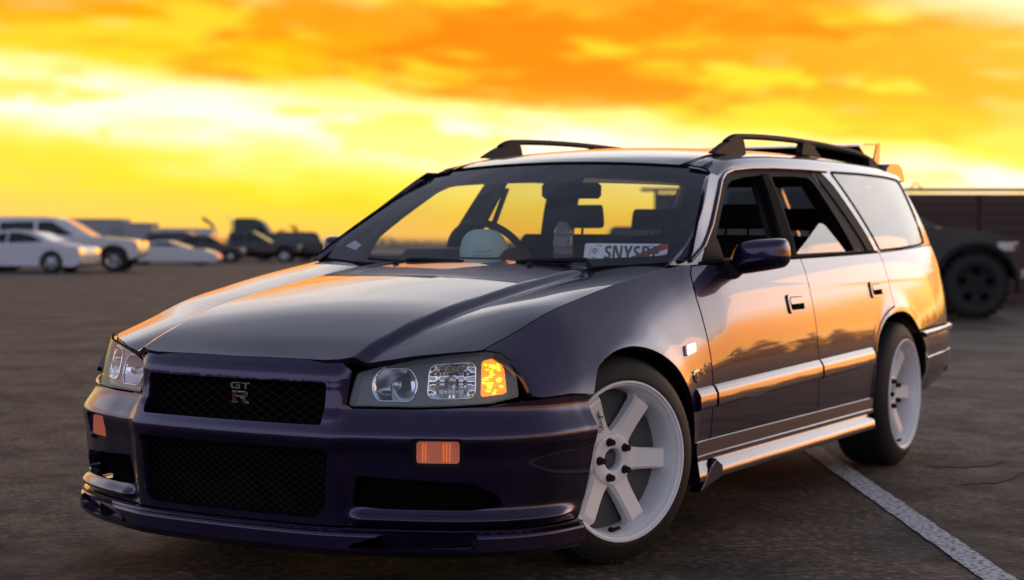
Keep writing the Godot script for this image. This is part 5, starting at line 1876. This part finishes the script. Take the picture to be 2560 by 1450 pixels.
# spec: body outline (x forward, y up), cabin outline, half width, belt height, cabin top half width
func vehicle(called: String, label: String, category: String, at: Vector2, turn: float, paint: String, body: Array, cabin: Array, hw: float, belt: float, hw_top: float, panes: Array, wheels: Array, wr: float, lamps: Array, group := "", rim_paint := "satin_metal") -> Node3D:
	var v := thing(called, label, category, Vector3(at.x, fall(at.x, at.y), at.y), turn, group)
	var m := MB.new()
	var outline := rp(V2(body), 0.10, 3)
	for w in wheels:
		var cut := arc2(Vector2(w, wr), wr * 1.16, -0.4, PI + 0.4, 14)
		var got := Geometry2D.clip_polygons(outline, cut)
		if got.size() > 0:
			outline = got[0]
	slab(m, outline, Vector3.ZERO, Vector3.RIGHT, Vector3.UP, Vector3(0, 0, -hw), 0.05)
	slab(m, outline, Vector3.ZERO, Vector3.RIGHT, Vector3.UP, Vector3(0, 0, hw), 0.05)
	mk("body", m, paint, v)
	var c := MB.new()
	var top := -1e9
	for i in range(1, cabin.size(), 2):
		top = maxf(top, cabin[i])
	var width := func(y: float) -> float: return lerpf(hw - 0.03, hw_top, clampf((y - belt) / (top - belt), 0.0, 1.0))
	var co := rp(V2(cabin), 0.14, 4)
	var t := Geometry2D.triangulate_polygon(co)
	for s: float in [1.0, -1.0]:
		for k in range(0, t.size(), 3):
			var q := []
			for j in 3:
				var p := co[t[k + j]]
				q.append(Vector3(p.x, p.y, width.call(p.y) * s))
			var n := Vector3(0, 0.25, s).normalized()
			c.tri(q[0], q[1], q[2], n, n, n)
	for i in co.size():
		var a := co[i]
		var b := co[(i + 1) % co.size()]
		var d := (b - a).normalized()
		var out := Vector3(d.y, -d.x, 0)
		if not Geometry2D.is_polygon_clockwise(co):
			out = Vector3(d.y, -d.x, 0)
		else:
			out = -out
		c.flat(Vector3(a.x, a.y, width.call(a.y)), Vector3(b.x, b.y, width.call(b.y)), Vector3(b.x, b.y, -width.call(b.y)), Vector3(a.x, a.y, -width.call(a.y)), out)
	mk("cabin", c, paint, v)
	for p in panes:
		var w := rp(V2(p), 0.05, 3)
		for s: float in [1.0, -1.0]:
			var g := MB.new()
			patch(g, w, [], func(q: Vector2) -> Vector3: return Vector3(q.x, q.y, (width.call(q.y) + 0.008) * s), Vector2(0.4, 0.2), 0.0, s < 0.0)
			mk("window", g, "dim_glass", v)
	for w in wheels:
		for s: float in [1.0, -1.0]:
			var wh := group_node("wheel", v)
			wh.position = Vector3(w, wr, (hw - 0.10) * s)
			wh.rotation.y = 0.0 if s > 0.0 else PI
			var ty := MB.new()
			lathe(ty, PackedVector2Array([Vector2(wr * 0.62, 0.07), Vector2(wr * 0.80, 0.085), Vector2(wr * 0.95, 0.06), Vector2(wr, 0.02), Vector2(wr, -0.14), Vector2(wr * 0.9, -0.18), Vector2(wr * 0.5, -0.18)]), 28, Transform3D.IDENTITY, true)
			obj("tyre", ty.mesh(), M["tyre_rubber"], wh)
			var rm := MB.new()
			lathe(rm, PackedVector2Array([Vector2(wr * 0.64, 0.068), Vector2(wr * 0.58, 0.05), Vector2(wr * 0.25, 0.055), Vector2(0.0, 0.06)]), 24, Transform3D.IDENTITY)
			obj("rim", rm.mesh(), M[rim_paint], wh)
			for k in 5:
				var a := TAU * k / 5.0 + 0.3
				var ho := MB.new()
				lathe(ho, PackedVector2Array([Vector2(wr * 0.13, 0.0), Vector2(0, 0.001)]), 10, Transform3D(Basis.IDENTITY, Vector3(cos(a), sin(a), 0) * wr * 0.42 + Vector3(0, 0, 0.061)))
				obj("rim_opening", ho.mesh(), M["dark_void"], wh)
	var ub := MB.new()
	var lo := outline[0].x
	var hi := lo
	for p in outline:
		lo = minf(lo, p.x)
		hi = maxf(hi, p.x)
	box(ub, Vector3((lo + hi) * 0.5, wr * 1.15, 0), Vector3((hi - lo) * 0.9, wr * 1.1, hw * 1.5))
	mk("underbody", ub, "dark_void", v)
	for l in lamps:
		for s: float in [1.0, -1.0]:
			var h := MB.new()
			box(h, Vector3(l[0], l[1], (hw - l[3] * 0.5 - 0.02) * s), Vector3(0.10, l[2], l[3]), 0.02)
			mk("lamp", h, l[4], v)
	return v

func background() -> void:
	var fwd := -VIEW
	# parked vehicles at the left, near to far
	vehicle("parked_sedan", "white four-door sedan with sloping roof, nearest parked car at the far left", "car", Vector2(34.6, -37.5), PI - VIEW - 0.10, "white_paint",
		[-2.35, 0.30, -2.40, 0.62, -2.32, 0.86, -1.2, 0.92, 0.6, 0.90, 1.55, 0.82, 2.25, 0.66, 2.36, 0.45, 2.30, 0.24, -2.2, 0.22],
		[-1.95, 0.88, -1.45, 1.02, -0.75, 1.33, -0.1, 1.405, 0.45, 1.34, 1.25, 0.90], 0.92, 0.88, 0.62,
		[[-1.15, 1.00, -0.70, 1.22, -0.30, 1.30, 0.05, 1.30, 0.05, 0.96], [0.11, 0.96, 0.11, 1.30, 0.40, 1.25, 0.90, 0.97]], [-1.42, 1.50], 0.34,
		[[-2.36, 0.72, 0.14, 0.40, "lit_lamp"], [-2.37, 0.42, 0.20, 0.22, "clear_lamp"]], "vehicles parked across the lot")
	vehicle("parked_van", "white high-roofed van partly hidden behind the white sedan", "van", Vector2(46.9, -49.9), fwd, "white_paint",
		[-2.7, 0.40, -2.72, 1.10, 1.2, 1.12, 2.3, 1.02, 2.62, 0.80, 2.62, 0.42],
		[-2.68, 1.08, -2.62, 2.05, 0.2, 2.09, 0.75, 1.92, 1.65, 1.10], 0.98, 1.08, 0.80,
		[[-2.4, 1.30, -2.4, 1.86, -0.9, 1.88, -0.9, 1.30], [-0.6, 1.30, -0.6, 1.86, 0.15, 1.86, 0.95, 1.30]], [-1.7, 1.7], 0.38, [[2.58, 0.78, 0.16, 0.3, "clear_lamp"]], "vehicles parked across the lot")
	vehicle("parked_pickup", "tall white crew-cab pickup with large dark wheels behind the white sedan", "pickup truck", Vector2(37.6, -38.6), fwd + 0.06, "white_paint",
		[-3.0, 0.55, -3.02, 1.12, -0.2, 1.14, 1.35, 1.20, 2.55, 1.10, 2.78, 0.98, 2.80, 0.60, 2.6, 0.45, -2.8, 0.5],
		[-2.2, 1.10, -2.12, 1.80, -1.5, 1.86, -0.2, 1.86, 0.30, 1.76, 1.28, 1.16], 0.98, 1.12, 0.74,
		[[-1.9, 1.24, -1.88, 1.66, -0.75, 1.70, -0.75, 1.24], [-0.62, 1.24, -0.62, 1.70, -0.15, 1.70, 0.62, 1.24]], [-1.85, 1.95], 0.44,
		[[2.76, 0.95, 0.20, 0.34, "lit_lamp"], [2.78, 0.66, 0.20, 0.30, "clear_lamp"]], "vehicles parked across the lot")
	vehicle("parked_sports_car", "low white sports coupe with dark window beside the white pickup", "sports car", Vector2(55.5, -49.2), fwd + 0.05, "white_paint",
		[-2.2, 0.25, -2.28, 0.60, -2.1, 0.84, -0.8, 0.82, 0.7, 0.80, 1.6, 0.74, 2.15, 0.55, 2.30, 0.32, 2.2, 0.16, -2.1, 0.18],
		[-1.85, 0.82, -1.2, 1.02, -0.45, 1.14, 0.0, 1.12, 1.0, 0.78], 0.92, 0.80, 0.60,
		[[-1.1, 0.88, -0.6, 1.04, -0.1, 1.05, 0.55, 0.86]], [-1.35, 1.35], 0.33, [[2.08, 0.52, 0.12, 0.40, "clear_lamp"]], "vehicles parked across the lot")
	vehicle("parked_hatchback", "dark hatchback half hidden behind the white sports coupe", "car", Vector2(65.7, -55.5), fwd + 0.05, "dark_paint",
		[-1.9, 0.30, -2.0, 0.75, -1.8, 0.96, 0.9, 0.94, 1.7, 0.82, 2.0, 0.60, 1.98, 0.30],
		[-1.85, 0.92, -1.5, 1.38, -0.8, 1.50, 0.1, 1.48, 1.1, 0.93], 0.85, 0.92, 0.62,
		[[-1.4, 1.0, -1.15, 1.34, -0.3, 1.38, -0.3, 1.0], [-0.2, 1.0, -0.2, 1.38, 0.1, 1.36, 0.7, 1.0]], [-1.25, 1.30], 0.32, [[1.90, 0.76, 0.14, 0.3, "clear_lamp"]], "vehicles parked across the lot")
	vehicle("parked_pickup_dark", "dark pickup facing right with sunlit pillar, left of the semi cab", "pickup truck", Vector2(71.0, -56.4), fwd + 0.05, "dark_paint",
		[-2.9, 0.50, -2.92, 1.05, -0.3, 1.07, 1.2, 1.12, 2.3, 1.02, 2.55, 0.90, 2.56, 0.52],
		[-1.55, 1.04, -1.45, 1.68, -0.9, 1.76, -0.1, 1.74, 1.05, 1.08], 0.95, 1.05, 0.70,
		[[-1.3, 1.14, -1.25, 1.56, -0.6, 1.60, -0.6, 1.14], [-0.5, 1.14, -0.5, 1.60, -0.1, 1.60, 0.6, 1.14]], [-1.8, 1.70], 0.42, [[2.50, 0.88, 0.18, 0.32, "clear_lamp"]], "vehicles parked across the lot")
	vehicle("parked_suv", "boxy black off-road vehicle just left of the wagon's mirror", "suv", Vector2(74.9, -55.5), fwd + 0.05, "dark_paint",
		[-2.0, 0.48, -2.05, 1.10, 0.6, 1.10, 1.75, 1.06, 1.95, 0.95, 1.95, 0.50],
		[-2.0, 1.08, -1.95, 1.74, 0.2, 1.78, 0.55, 1.70, 0.85, 1.08], 0.92, 1.08, 0.78,
		[[-1.8, 1.2, -1.76, 1.62, -0.8, 1.64, -0.8, 1.2], [-0.7, 1.2, -0.7, 1.64, 0.12, 1.62, 0.40, 1.2]], [-1.25, 1.30], 0.40, [[1.95, 0.90, 0.18, 0.2, "clear_lamp"]], "vehicles parked across the lot")
	vehicle("parked_estate", "dark estate car behind the black off-road vehicle", "car", Vector2(84.5, -64.5), fwd - 0.05, "dark_paint",
		[-2.2, 0.30, -2.25, 0.85, -2.1, 0.98, 1.0, 0.95, 1.9, 0.82, 2.2, 0.60, 2.2, 0.30],
		[-2.1, 0.94, -1.9, 1.42, -1.0, 1.52, 0.1, 1.48, 1.15, 0.94], 0.86, 0.94, 0.64,
		[[-1.7, 1.02, -1.5, 1.38, -0.6, 1.40, -0.6, 1.02], [-0.5, 1.02, -0.5, 1.40, 0.1, 1.36, 0.7, 1.02]], [-1.35, 1.38], 0.32, [[2.05, 0.78, 0.14, 0.3, "lit_lamp"]], "vehicles parked across the lot")
	vehicle("parked_offroader", "dark boxy wagon between the dark pickup and the black off-road vehicle", "suv", Vector2(80.2, -61.5), fwd + 0.10, "dark_paint",
		[-2.1, 0.45, -2.15, 1.05, 0.7, 1.05, 1.85, 1.0, 2.05, 0.86, 2.05, 0.45],
		[-2.1, 1.02, -2.0, 1.72, 0.0, 1.76, 0.45, 1.66, 0.95, 1.02], 0.92, 1.02, 0.74,
		[[-1.8, 1.15, -1.74, 1.58, -0.8, 1.60, -0.8, 1.15], [-0.7, 1.15, -0.7, 1.60, -0.05, 1.58, 0.4, 1.15]], [-1.3, 1.35], 0.38, [[2.0, 0.85, 0.18, 0.26, "lit_lamp"]], "vehicles parked across the lot")
	vehicle("parked_minivan", "dark minivan behind the low white sports coupe and pale trailer", "van", Vector2(72.0, -62.5), fwd, "dark_paint",
		[-2.3, 0.32, -2.35, 0.95, 1.2, 0.98, 2.1, 0.85, 2.3, 0.62, 2.3, 0.32],
		[-2.3, 0.94, -2.1, 1.66, 0.2, 1.70, 0.8, 1.50, 1.6, 0.94], 0.92, 0.95, 0.72,
		[[-1.9, 1.08, -1.8, 1.54, -0.6, 1.56, -0.6, 1.08], [-0.5, 1.08, -0.5, 1.56, 0.2, 1.54, 0.95, 1.08]], [-1.4, 1.45], 0.33, [[2.15, 0.80, 0.16, 0.3, "lit_lamp"]], "vehicles parked across the lot")
	semi()
	for e in [["white box trailer with a grey roof edge behind the white vans", Vector2(84.8, -82.9), 6.2, 2.72, "grey_panel"], ["pale square container box right of the white box trailer", Vector2(85.3, -77.9), 2.0, 2.42, "grey_panel"], ["long low pale trailer behind the sports coupe", Vector2(92.2, -79.8), 4.6, 2.12, "white_paint"]]:
		trailer(e[0], e[1], e[2], e[3], e[4])
	wall()
	front_pickup()
	treeline()

func trailer(label: String, at: Vector2, length: float, h: float, paint: String) -> void:
	var t := thing("box_trailer", label, "trailer", Vector3(at.x, fall(at.x, at.y), at.y), -VIEW, "trailers behind the parked vehicles")
	var m := MB.new()
	box(m, Vector3(0, h * 0.5 + 0.35, 0), Vector3(length, h - 0.7, 2.4), 0.03)
	mk("box_body", m, paint, t)
	for i in int(length / 1.1) + 1:
		var r := MB.new()
		box(r, Vector3(-length * 0.5 + 0.05 + i * 1.1, h * 0.5 + 0.35, 1.215), Vector3(0.07, h - 0.72, 0.03))
		mk("side_post", r, "grey_panel", t)
	var e := MB.new()
	box(e, Vector3(0, h + 0.02, 0), Vector3(length + 0.04, 0.08, 2.44), 0.02)
	mk("roof_edge", e, "grey_panel", t)
	for x in [-length * 0.28, length * 0.28]:
		var w := MB.new()
		for z in [1.0, -1.0]:
			lathe(w, PackedVector2Array([Vector2(0.36, 0.12), Vector2(0.40, 0.05), Vector2(0.40, -0.12), Vector2(0.0, -0.12)]), 18, Transform3D(Basis.IDENTITY, Vector3(x, 0.40, z)), true)
			lathe(w, PackedVector2Array([Vector2(0.36, 0.11), Vector2(0.0, 0.10)]), 18, Transform3D(Basis.IDENTITY, Vector3(x, 0.40, z)))
		mk("wheel_pair", w, "tyre_rubber", t)

func semi() -> void:
	var at := Vector2(114.8, -90.8)
	var t := thing("semi_truck", "dark green semi truck cab with raised sleeper roof behind the dark pickups", "truck", Vector3(at.x, fall(at.x, at.y), at.y), -VIEW, "")
	var m := MB.new()
	slab(m, rp(V2([-1.9, 0.8, -1.9, 3.25, -1.55, 3.42, 0.0, 3.40, 0.75, 3.05, 1.35, 2.25, 1.5, 1.9, 3.0, 1.75, 3.3, 1.5, 3.35, 0.7]), 0.2, 4), Vector3(0, 0, -1.15), Vector3.RIGHT, Vector3.UP, Vector3(0, 0, 2.3), 0.08)
	mk("cab_body", m, "green_paint", t)
	var g := MB.new()
	slab(g, rp(V2([0.2, 1.95, 0.2, 2.55, 0.75, 2.50, 1.15, 1.95]), 0.06, 3), Vector3(0, 0, 1.15), Vector3.RIGHT, Vector3.UP, Vector3(0, 0, 0.02))
	mk("side_window", g, "dim_glass", t)
	var s := MB.new()
	tube(s, PackedVector3Array([Vector3(-2.1, 0.9, 0.9), Vector3(-2.1, 3.3, 0.9), Vector3(-2.35, 3.6, 0.9)]), 0.09, 8)
	mk("exhaust_stack", s, "chrome", t)
	var d := MB.new()
	slab(d, rp(V2([-4.9, 3.55, -4.3, 3.20, -3.8, 2.75, -3.75, 2.2, -4.0, 2.6, -4.5, 3.0, -4.8, 3.1]), 0.1, 3), Vector3(0, 0, -0.2), Vector3.RIGHT, Vector3.UP, Vector3(0, 0, 0.4))
	slab(d, V2([-3.9, 0.9, -3.8, 0.9, -3.75, 2.6, -3.9, 2.6]), Vector3(0, 0, -0.1), Vector3.RIGHT, Vector3.UP, Vector3(0, 0, 0.2))
	mk("wind_deflector", d, "green_paint", t)
	for x in [-3.6, -2.4, 2.3]:
		var w := MB.new()
		for z in [1.0, -1.0]:
			lathe(w, PackedVector2Array([Vector2(0.3, 0.14), Vector2(0.48, 0.10), Vector2(0.50, 0.02), Vector2(0.50, -0.2), Vector2(0.0, -0.2)]), 20, Transform3D(Basis.IDENTITY, Vector3(x, 0.5, z)), true)
			lathe(w, PackedVector2Array([Vector2(0.3, 0.13), Vector2(0.0, 0.10)]), 18, Transform3D(Basis.IDENTITY, Vector3(x, 0.5, z)))
		mk("wheel_pair", w, "tyre_rubber", t)
	var f := MB.new()
	box(f, Vector3(-1.8, 0.75, 0), Vector3(5.6, 0.35, 0.9))
	mk("chassis_frame", f, "dark_void", t)
	var lm := MB.new()
	for i in 3:
		box(lm, Vector3(1.5 + 0.5 * i, 1.95 - 0.25 * i * 0.5, 1.1), Vector3(0.22, 0.20, 0.12), 0.03)
	mk("marker_lamp", lm, "lit_lamp", t)

func wall() -> void:
	# a long brown boarded wall with a rail on top
	var a := Vector3(24.65, 0, -10.29)
	var b := Vector3(27.3, 0, -1.51)
	var d := (b - a).normalized()
	var n := Vector3(d.z, 0, -d.x)
	if n.dot(Vector3(-4.6, 0, 3.0) - a) < 0.0:
		n = -n
	var w := thing("boarded_wall", "long dark brown boarded wall with a top rail behind the dark pickup", "wall", a - Vector3(0, 0.07, 0))
	var length := a.distance_to(b)
	var base := MB.new()
	box(base, d * length * 0.5 - n * 0.08 + Vector3(0, 1.0, 0), Vector3(length, 2.0, 0.10), 0.0, Basis(d, Vector3.UP, d.cross(Vector3.UP)))
	mk("backing", base, "brown_wall", w)
	# boards, slightly uneven, 11 rows in bays of 1.5 m
	var rng := RandomNumberGenerator.new()
	rng.seed = 9
	var tones := []
	for i in 4:
		var bm := mat("brown_board_%d" % i, lin(0.050 + 0.010 * i, 0.025 + 0.005 * i, 0.017 + 0.003 * i), 0.7)
		tones.append(bm)
	var bays := int(length / 1.5)
	var board := MB.new()
	box(board, Vector3.ZERO, Vector3(1.44, 0.172, 0.03), 0.006)
	var bmesh := board.mesh()
	for i in bays + 1:
		for k in 11:
			var o := obj("board", bmesh, tones[rng.randi() % 4], w)
			o.transform = Transform3D(Basis(d, Vector3.UP, d.cross(Vector3.UP)), d * (0.75 + i * 1.5) + n * (0.0 + rng.randf() * 0.008) + Vector3(0, 0.10 + k * 0.180, 0))
			if rng.randf() < 0.0:
				o.queue_free()
	var cap := MB.new()
	box(cap, d * length * 0.5 + n * 0.0 + Vector3(0, 2.075, 0), Vector3(length + 0.6, 0.07, 0.18), 0.01, Basis(d, Vector3.UP, d.cross(Vector3.UP)))
	mk("top_rail", cap, "steel_rail", w)
	var post := MB.new()
	box(post, Vector3.ZERO, Vector3(0.07, 2.05, 0.07), 0.008)
	var pm := post.mesh()
	for i in 2:
		var o := obj("post", pm, M["steel_rail"], w)
		o.transform = Transform3D(Basis(d, Vector3.UP, d.cross(Vector3.UP)), d * (i * 1.5) + n * 0.05 + Vector3(0, 1.02, 0))
	for i in 9:
		var q := MB.new()
		tube(q, PackedVector3Array([Vector3.ZERO, Vector3(0, 0.14, 0)]), 0.025, 6)
		var o := obj("rail_stub", q.mesh(), M["steel_rail"], w)
		o.position = d * (1.75 + i * 0.23) + Vector3(0, 2.10, 0)
	var tr := MB.new()
	tube(tr, PackedVector3Array([d * 1.6 + Vector3(0, 2.25, 0), d * 3.9 + Vector3(0, 2.25, 0)]), 0.03, 6)
	mk("upper_rail", tr, "steel_rail", w)
	# bent pipe on top
	var pp := thing("bent_pipe", "thin bent pipe hooked over the top of the brown wall", "pipe", Vector3(26.98, 2.03, -5.95))
	var pts := PackedVector3Array()
	for i in 13:
		var t := lerpf(0.0, PI * 0.86, i / 12.0)
		pts.append(-d * (1.0 - cos(t)) * 0.10 + Vector3(0, sin(t) * 0.13, 0) + d * 0.15)
	pts.insert(0, d * 0.17 + Vector3(0, -0.03, 0))
	var pmh := MB.new()
	tube(pmh, pts, 0.018, 8)
	mk("pipe", pmh, "steel_rail", pp)

func front_pickup() -> void:
	var v := vehicle("lifted_pickup", "dark lifted pickup with knobbly tyres parked before the brown wall at right", "pickup truck", Vector2(18.42, -4.82), -VIEW - 0.03, "dark_paint",
		[-3.1, 0.72, -3.12, 1.24, -0.3, 1.26, 1.05, 1.275, 1.6, 1.25, 2.1, 1.20, 2.42, 1.12, 2.50, 1.00, 2.52, 0.74, 2.57, 0.70, 2.55, 0.56, 2.45, 0.54, -2.9, 0.66],
		[-1.75, 1.16, -1.65, 1.86, -1.1, 1.95, 0.0, 1.94, 0.45, 1.84, 1.47, 1.25], 0.98, 1.16, 0.72,
		[[-1.5, 1.28, -1.45, 1.74, -0.75, 1.78, -0.75, 1.28], [-0.65, 1.28, -0.65, 1.78, 0.1, 1.78, 0.95, 1.28]], [-1.62, 1.95], 0.465,
		[[2.45, 0.965, 0.20, 0.34, "clear_lamp"], [2.54, 0.62, 0.10, 0.4, "clear_lamp"]], "", "black_plastic")
	var hd := MB.new()
	patch(hd, rect(1.40, -0.86, 2.44, 0.86), [], func(p: Vector2) -> Vector3: return Vector3(p.x, 1.292 - 0.10 * (p.x - 1.4) - 0.05 * pow(p.x - 1.4, 3.0) - 0.10 * pow(absf(p.y), 3.0), p.y), Vector2(0.08, 0.08), 0.05, true)
	mk("bonnet", hd, "dark_paint", v)
	# wheel-arch flares and a knobbly tread on the near front wheel
	var m := MB.new()
	for x in [-1.62, 1.95]:
		for s: float in [1.0, -1.0]:
			var pts := PackedVector3Array()
			for i in 17:
				var a := lerpf(-0.2, PI + 0.2, i / 16.0)
				pts.append(Vector3(x + cos(a) * 0.56, 0.465 + sin(a) * 0.56, 1.0 * s))
			tube(m, pts, 0.045, 6)
	mk("arch_flare", m, "black_plastic", v)
	var k := MB.new()
	for x in [-1.62, 1.95]:
		for s: float in [1.0, -1.0]:
			for i in 26:
				var a := TAU * i / 26.0
				box(k, Vector3(x + cos(a) * 0.464, 0.465 + sin(a) * 0.464, (0.98 - 0.13) * s), Vector3(0.03, 0.055, 0.20), 0.006, Basis(Vector3(0, 0, 1), a))
	var kn := mk("tread_block_set", k, "tyre_rubber", v)
	kn.set_meta("kind", "stuff")
	var g := MB.new()
	for i in 4:
		box(g, Vector3(2.50, 0.80 + i * 0.085, 0), Vector3(0.06, 0.035, 1.84), 0.008)
	mk("grille_bar", g, "chrome", v)
	for z: float in [1.0, -1.0]:
		var sl := MB.new()
		box(sl, Vector3(2.34, 1.0, 0.975 * z), Vector3(0.24, 0.13, 0.04), 0.015)
		mk("side_lamp", sl, "clear_lamp", v)
		var om := MB.new()
		box(om, Vector3(2.20, 0.965, 0.98 * z), Vector3(0.05, 0.05, 0.03), 0.01)
		mk("side_marker", om, "amber_lens", v)
	var bump := MB.new()
	box(bump, Vector3(2.55, 0.62, 0), Vector3(0.14, 0.16, 1.86), 0.03)
	mk("bumper", bump, "satin_metal", v)

func treeline() -> void:
	# a far wood all round, lower and farther where the camera looks
	var m := MB.new()
	var rng := RandomNumberGenerator.new()
	rng.seed = 77
	for i in 520:
		var az := TAU * i / 520.0 + rng.randf_range(-0.006, 0.006)
		var dv := absf(wrapf(az - VIEW, -PI, PI))
		var far := lerpf(560.0, 150.0, SS(0.30, 0.9, dv))
		far *= rng.randf_range(0.94, 1.06)
		var h := rng.randf_range(2.6, 5.2) if dv < 0.5 else rng.randf_range(3.5, 8.0)
		if dv < 0.5 and rng.randf() < 0.15:
			h *= 1.5
		var c := Vector3(-4.6 + sin(az) * far, 0, 2.98 - cos(az) * far)
		var base := -0.0037 * maxf(0.0, far * cos(dv) - 14.0)
		var wd := far * TAU / 520.0 * rng.randf_range(0.9, 1.5)
		var side := Vector3(cos(az), 0, sin(az))
		var back := Vector3(sin(az), 0, -cos(az))
		# a clump of leaf sprays through the crown's volume
		for k in 70:
			var u := rng.randf_range(-1.0, 1.0)
			var v := rng.randf()
			var top := sqrt(maxf(0.0, 1.0 - u * u * 0.8))
			var p := c + side * u * wd * 0.6 + back * rng.randf_range(-1.0, 1.0) * wd * 0.4 + Vector3(0, base + v * h * top, 0)
			var r := h * rng.randf_range(0.07, 0.16)
			var n := Vector3(rng.randf_range(-1, 1), rng.randf_range(-0.4, 1), rng.randf_range(-1, 1)).normalized()
			var a := n.cross(Vector3(0.3, 1, 0.2)).normalized() * r
			var b := n.cross(a).normalized() * r * 0.8
			m.tri(p + a, p - a * 0.6 + b, p - a * 0.6 - b, n, n, n)
	setting("far_wood", m.mesh(), M["tree_leaf"], "stuff")
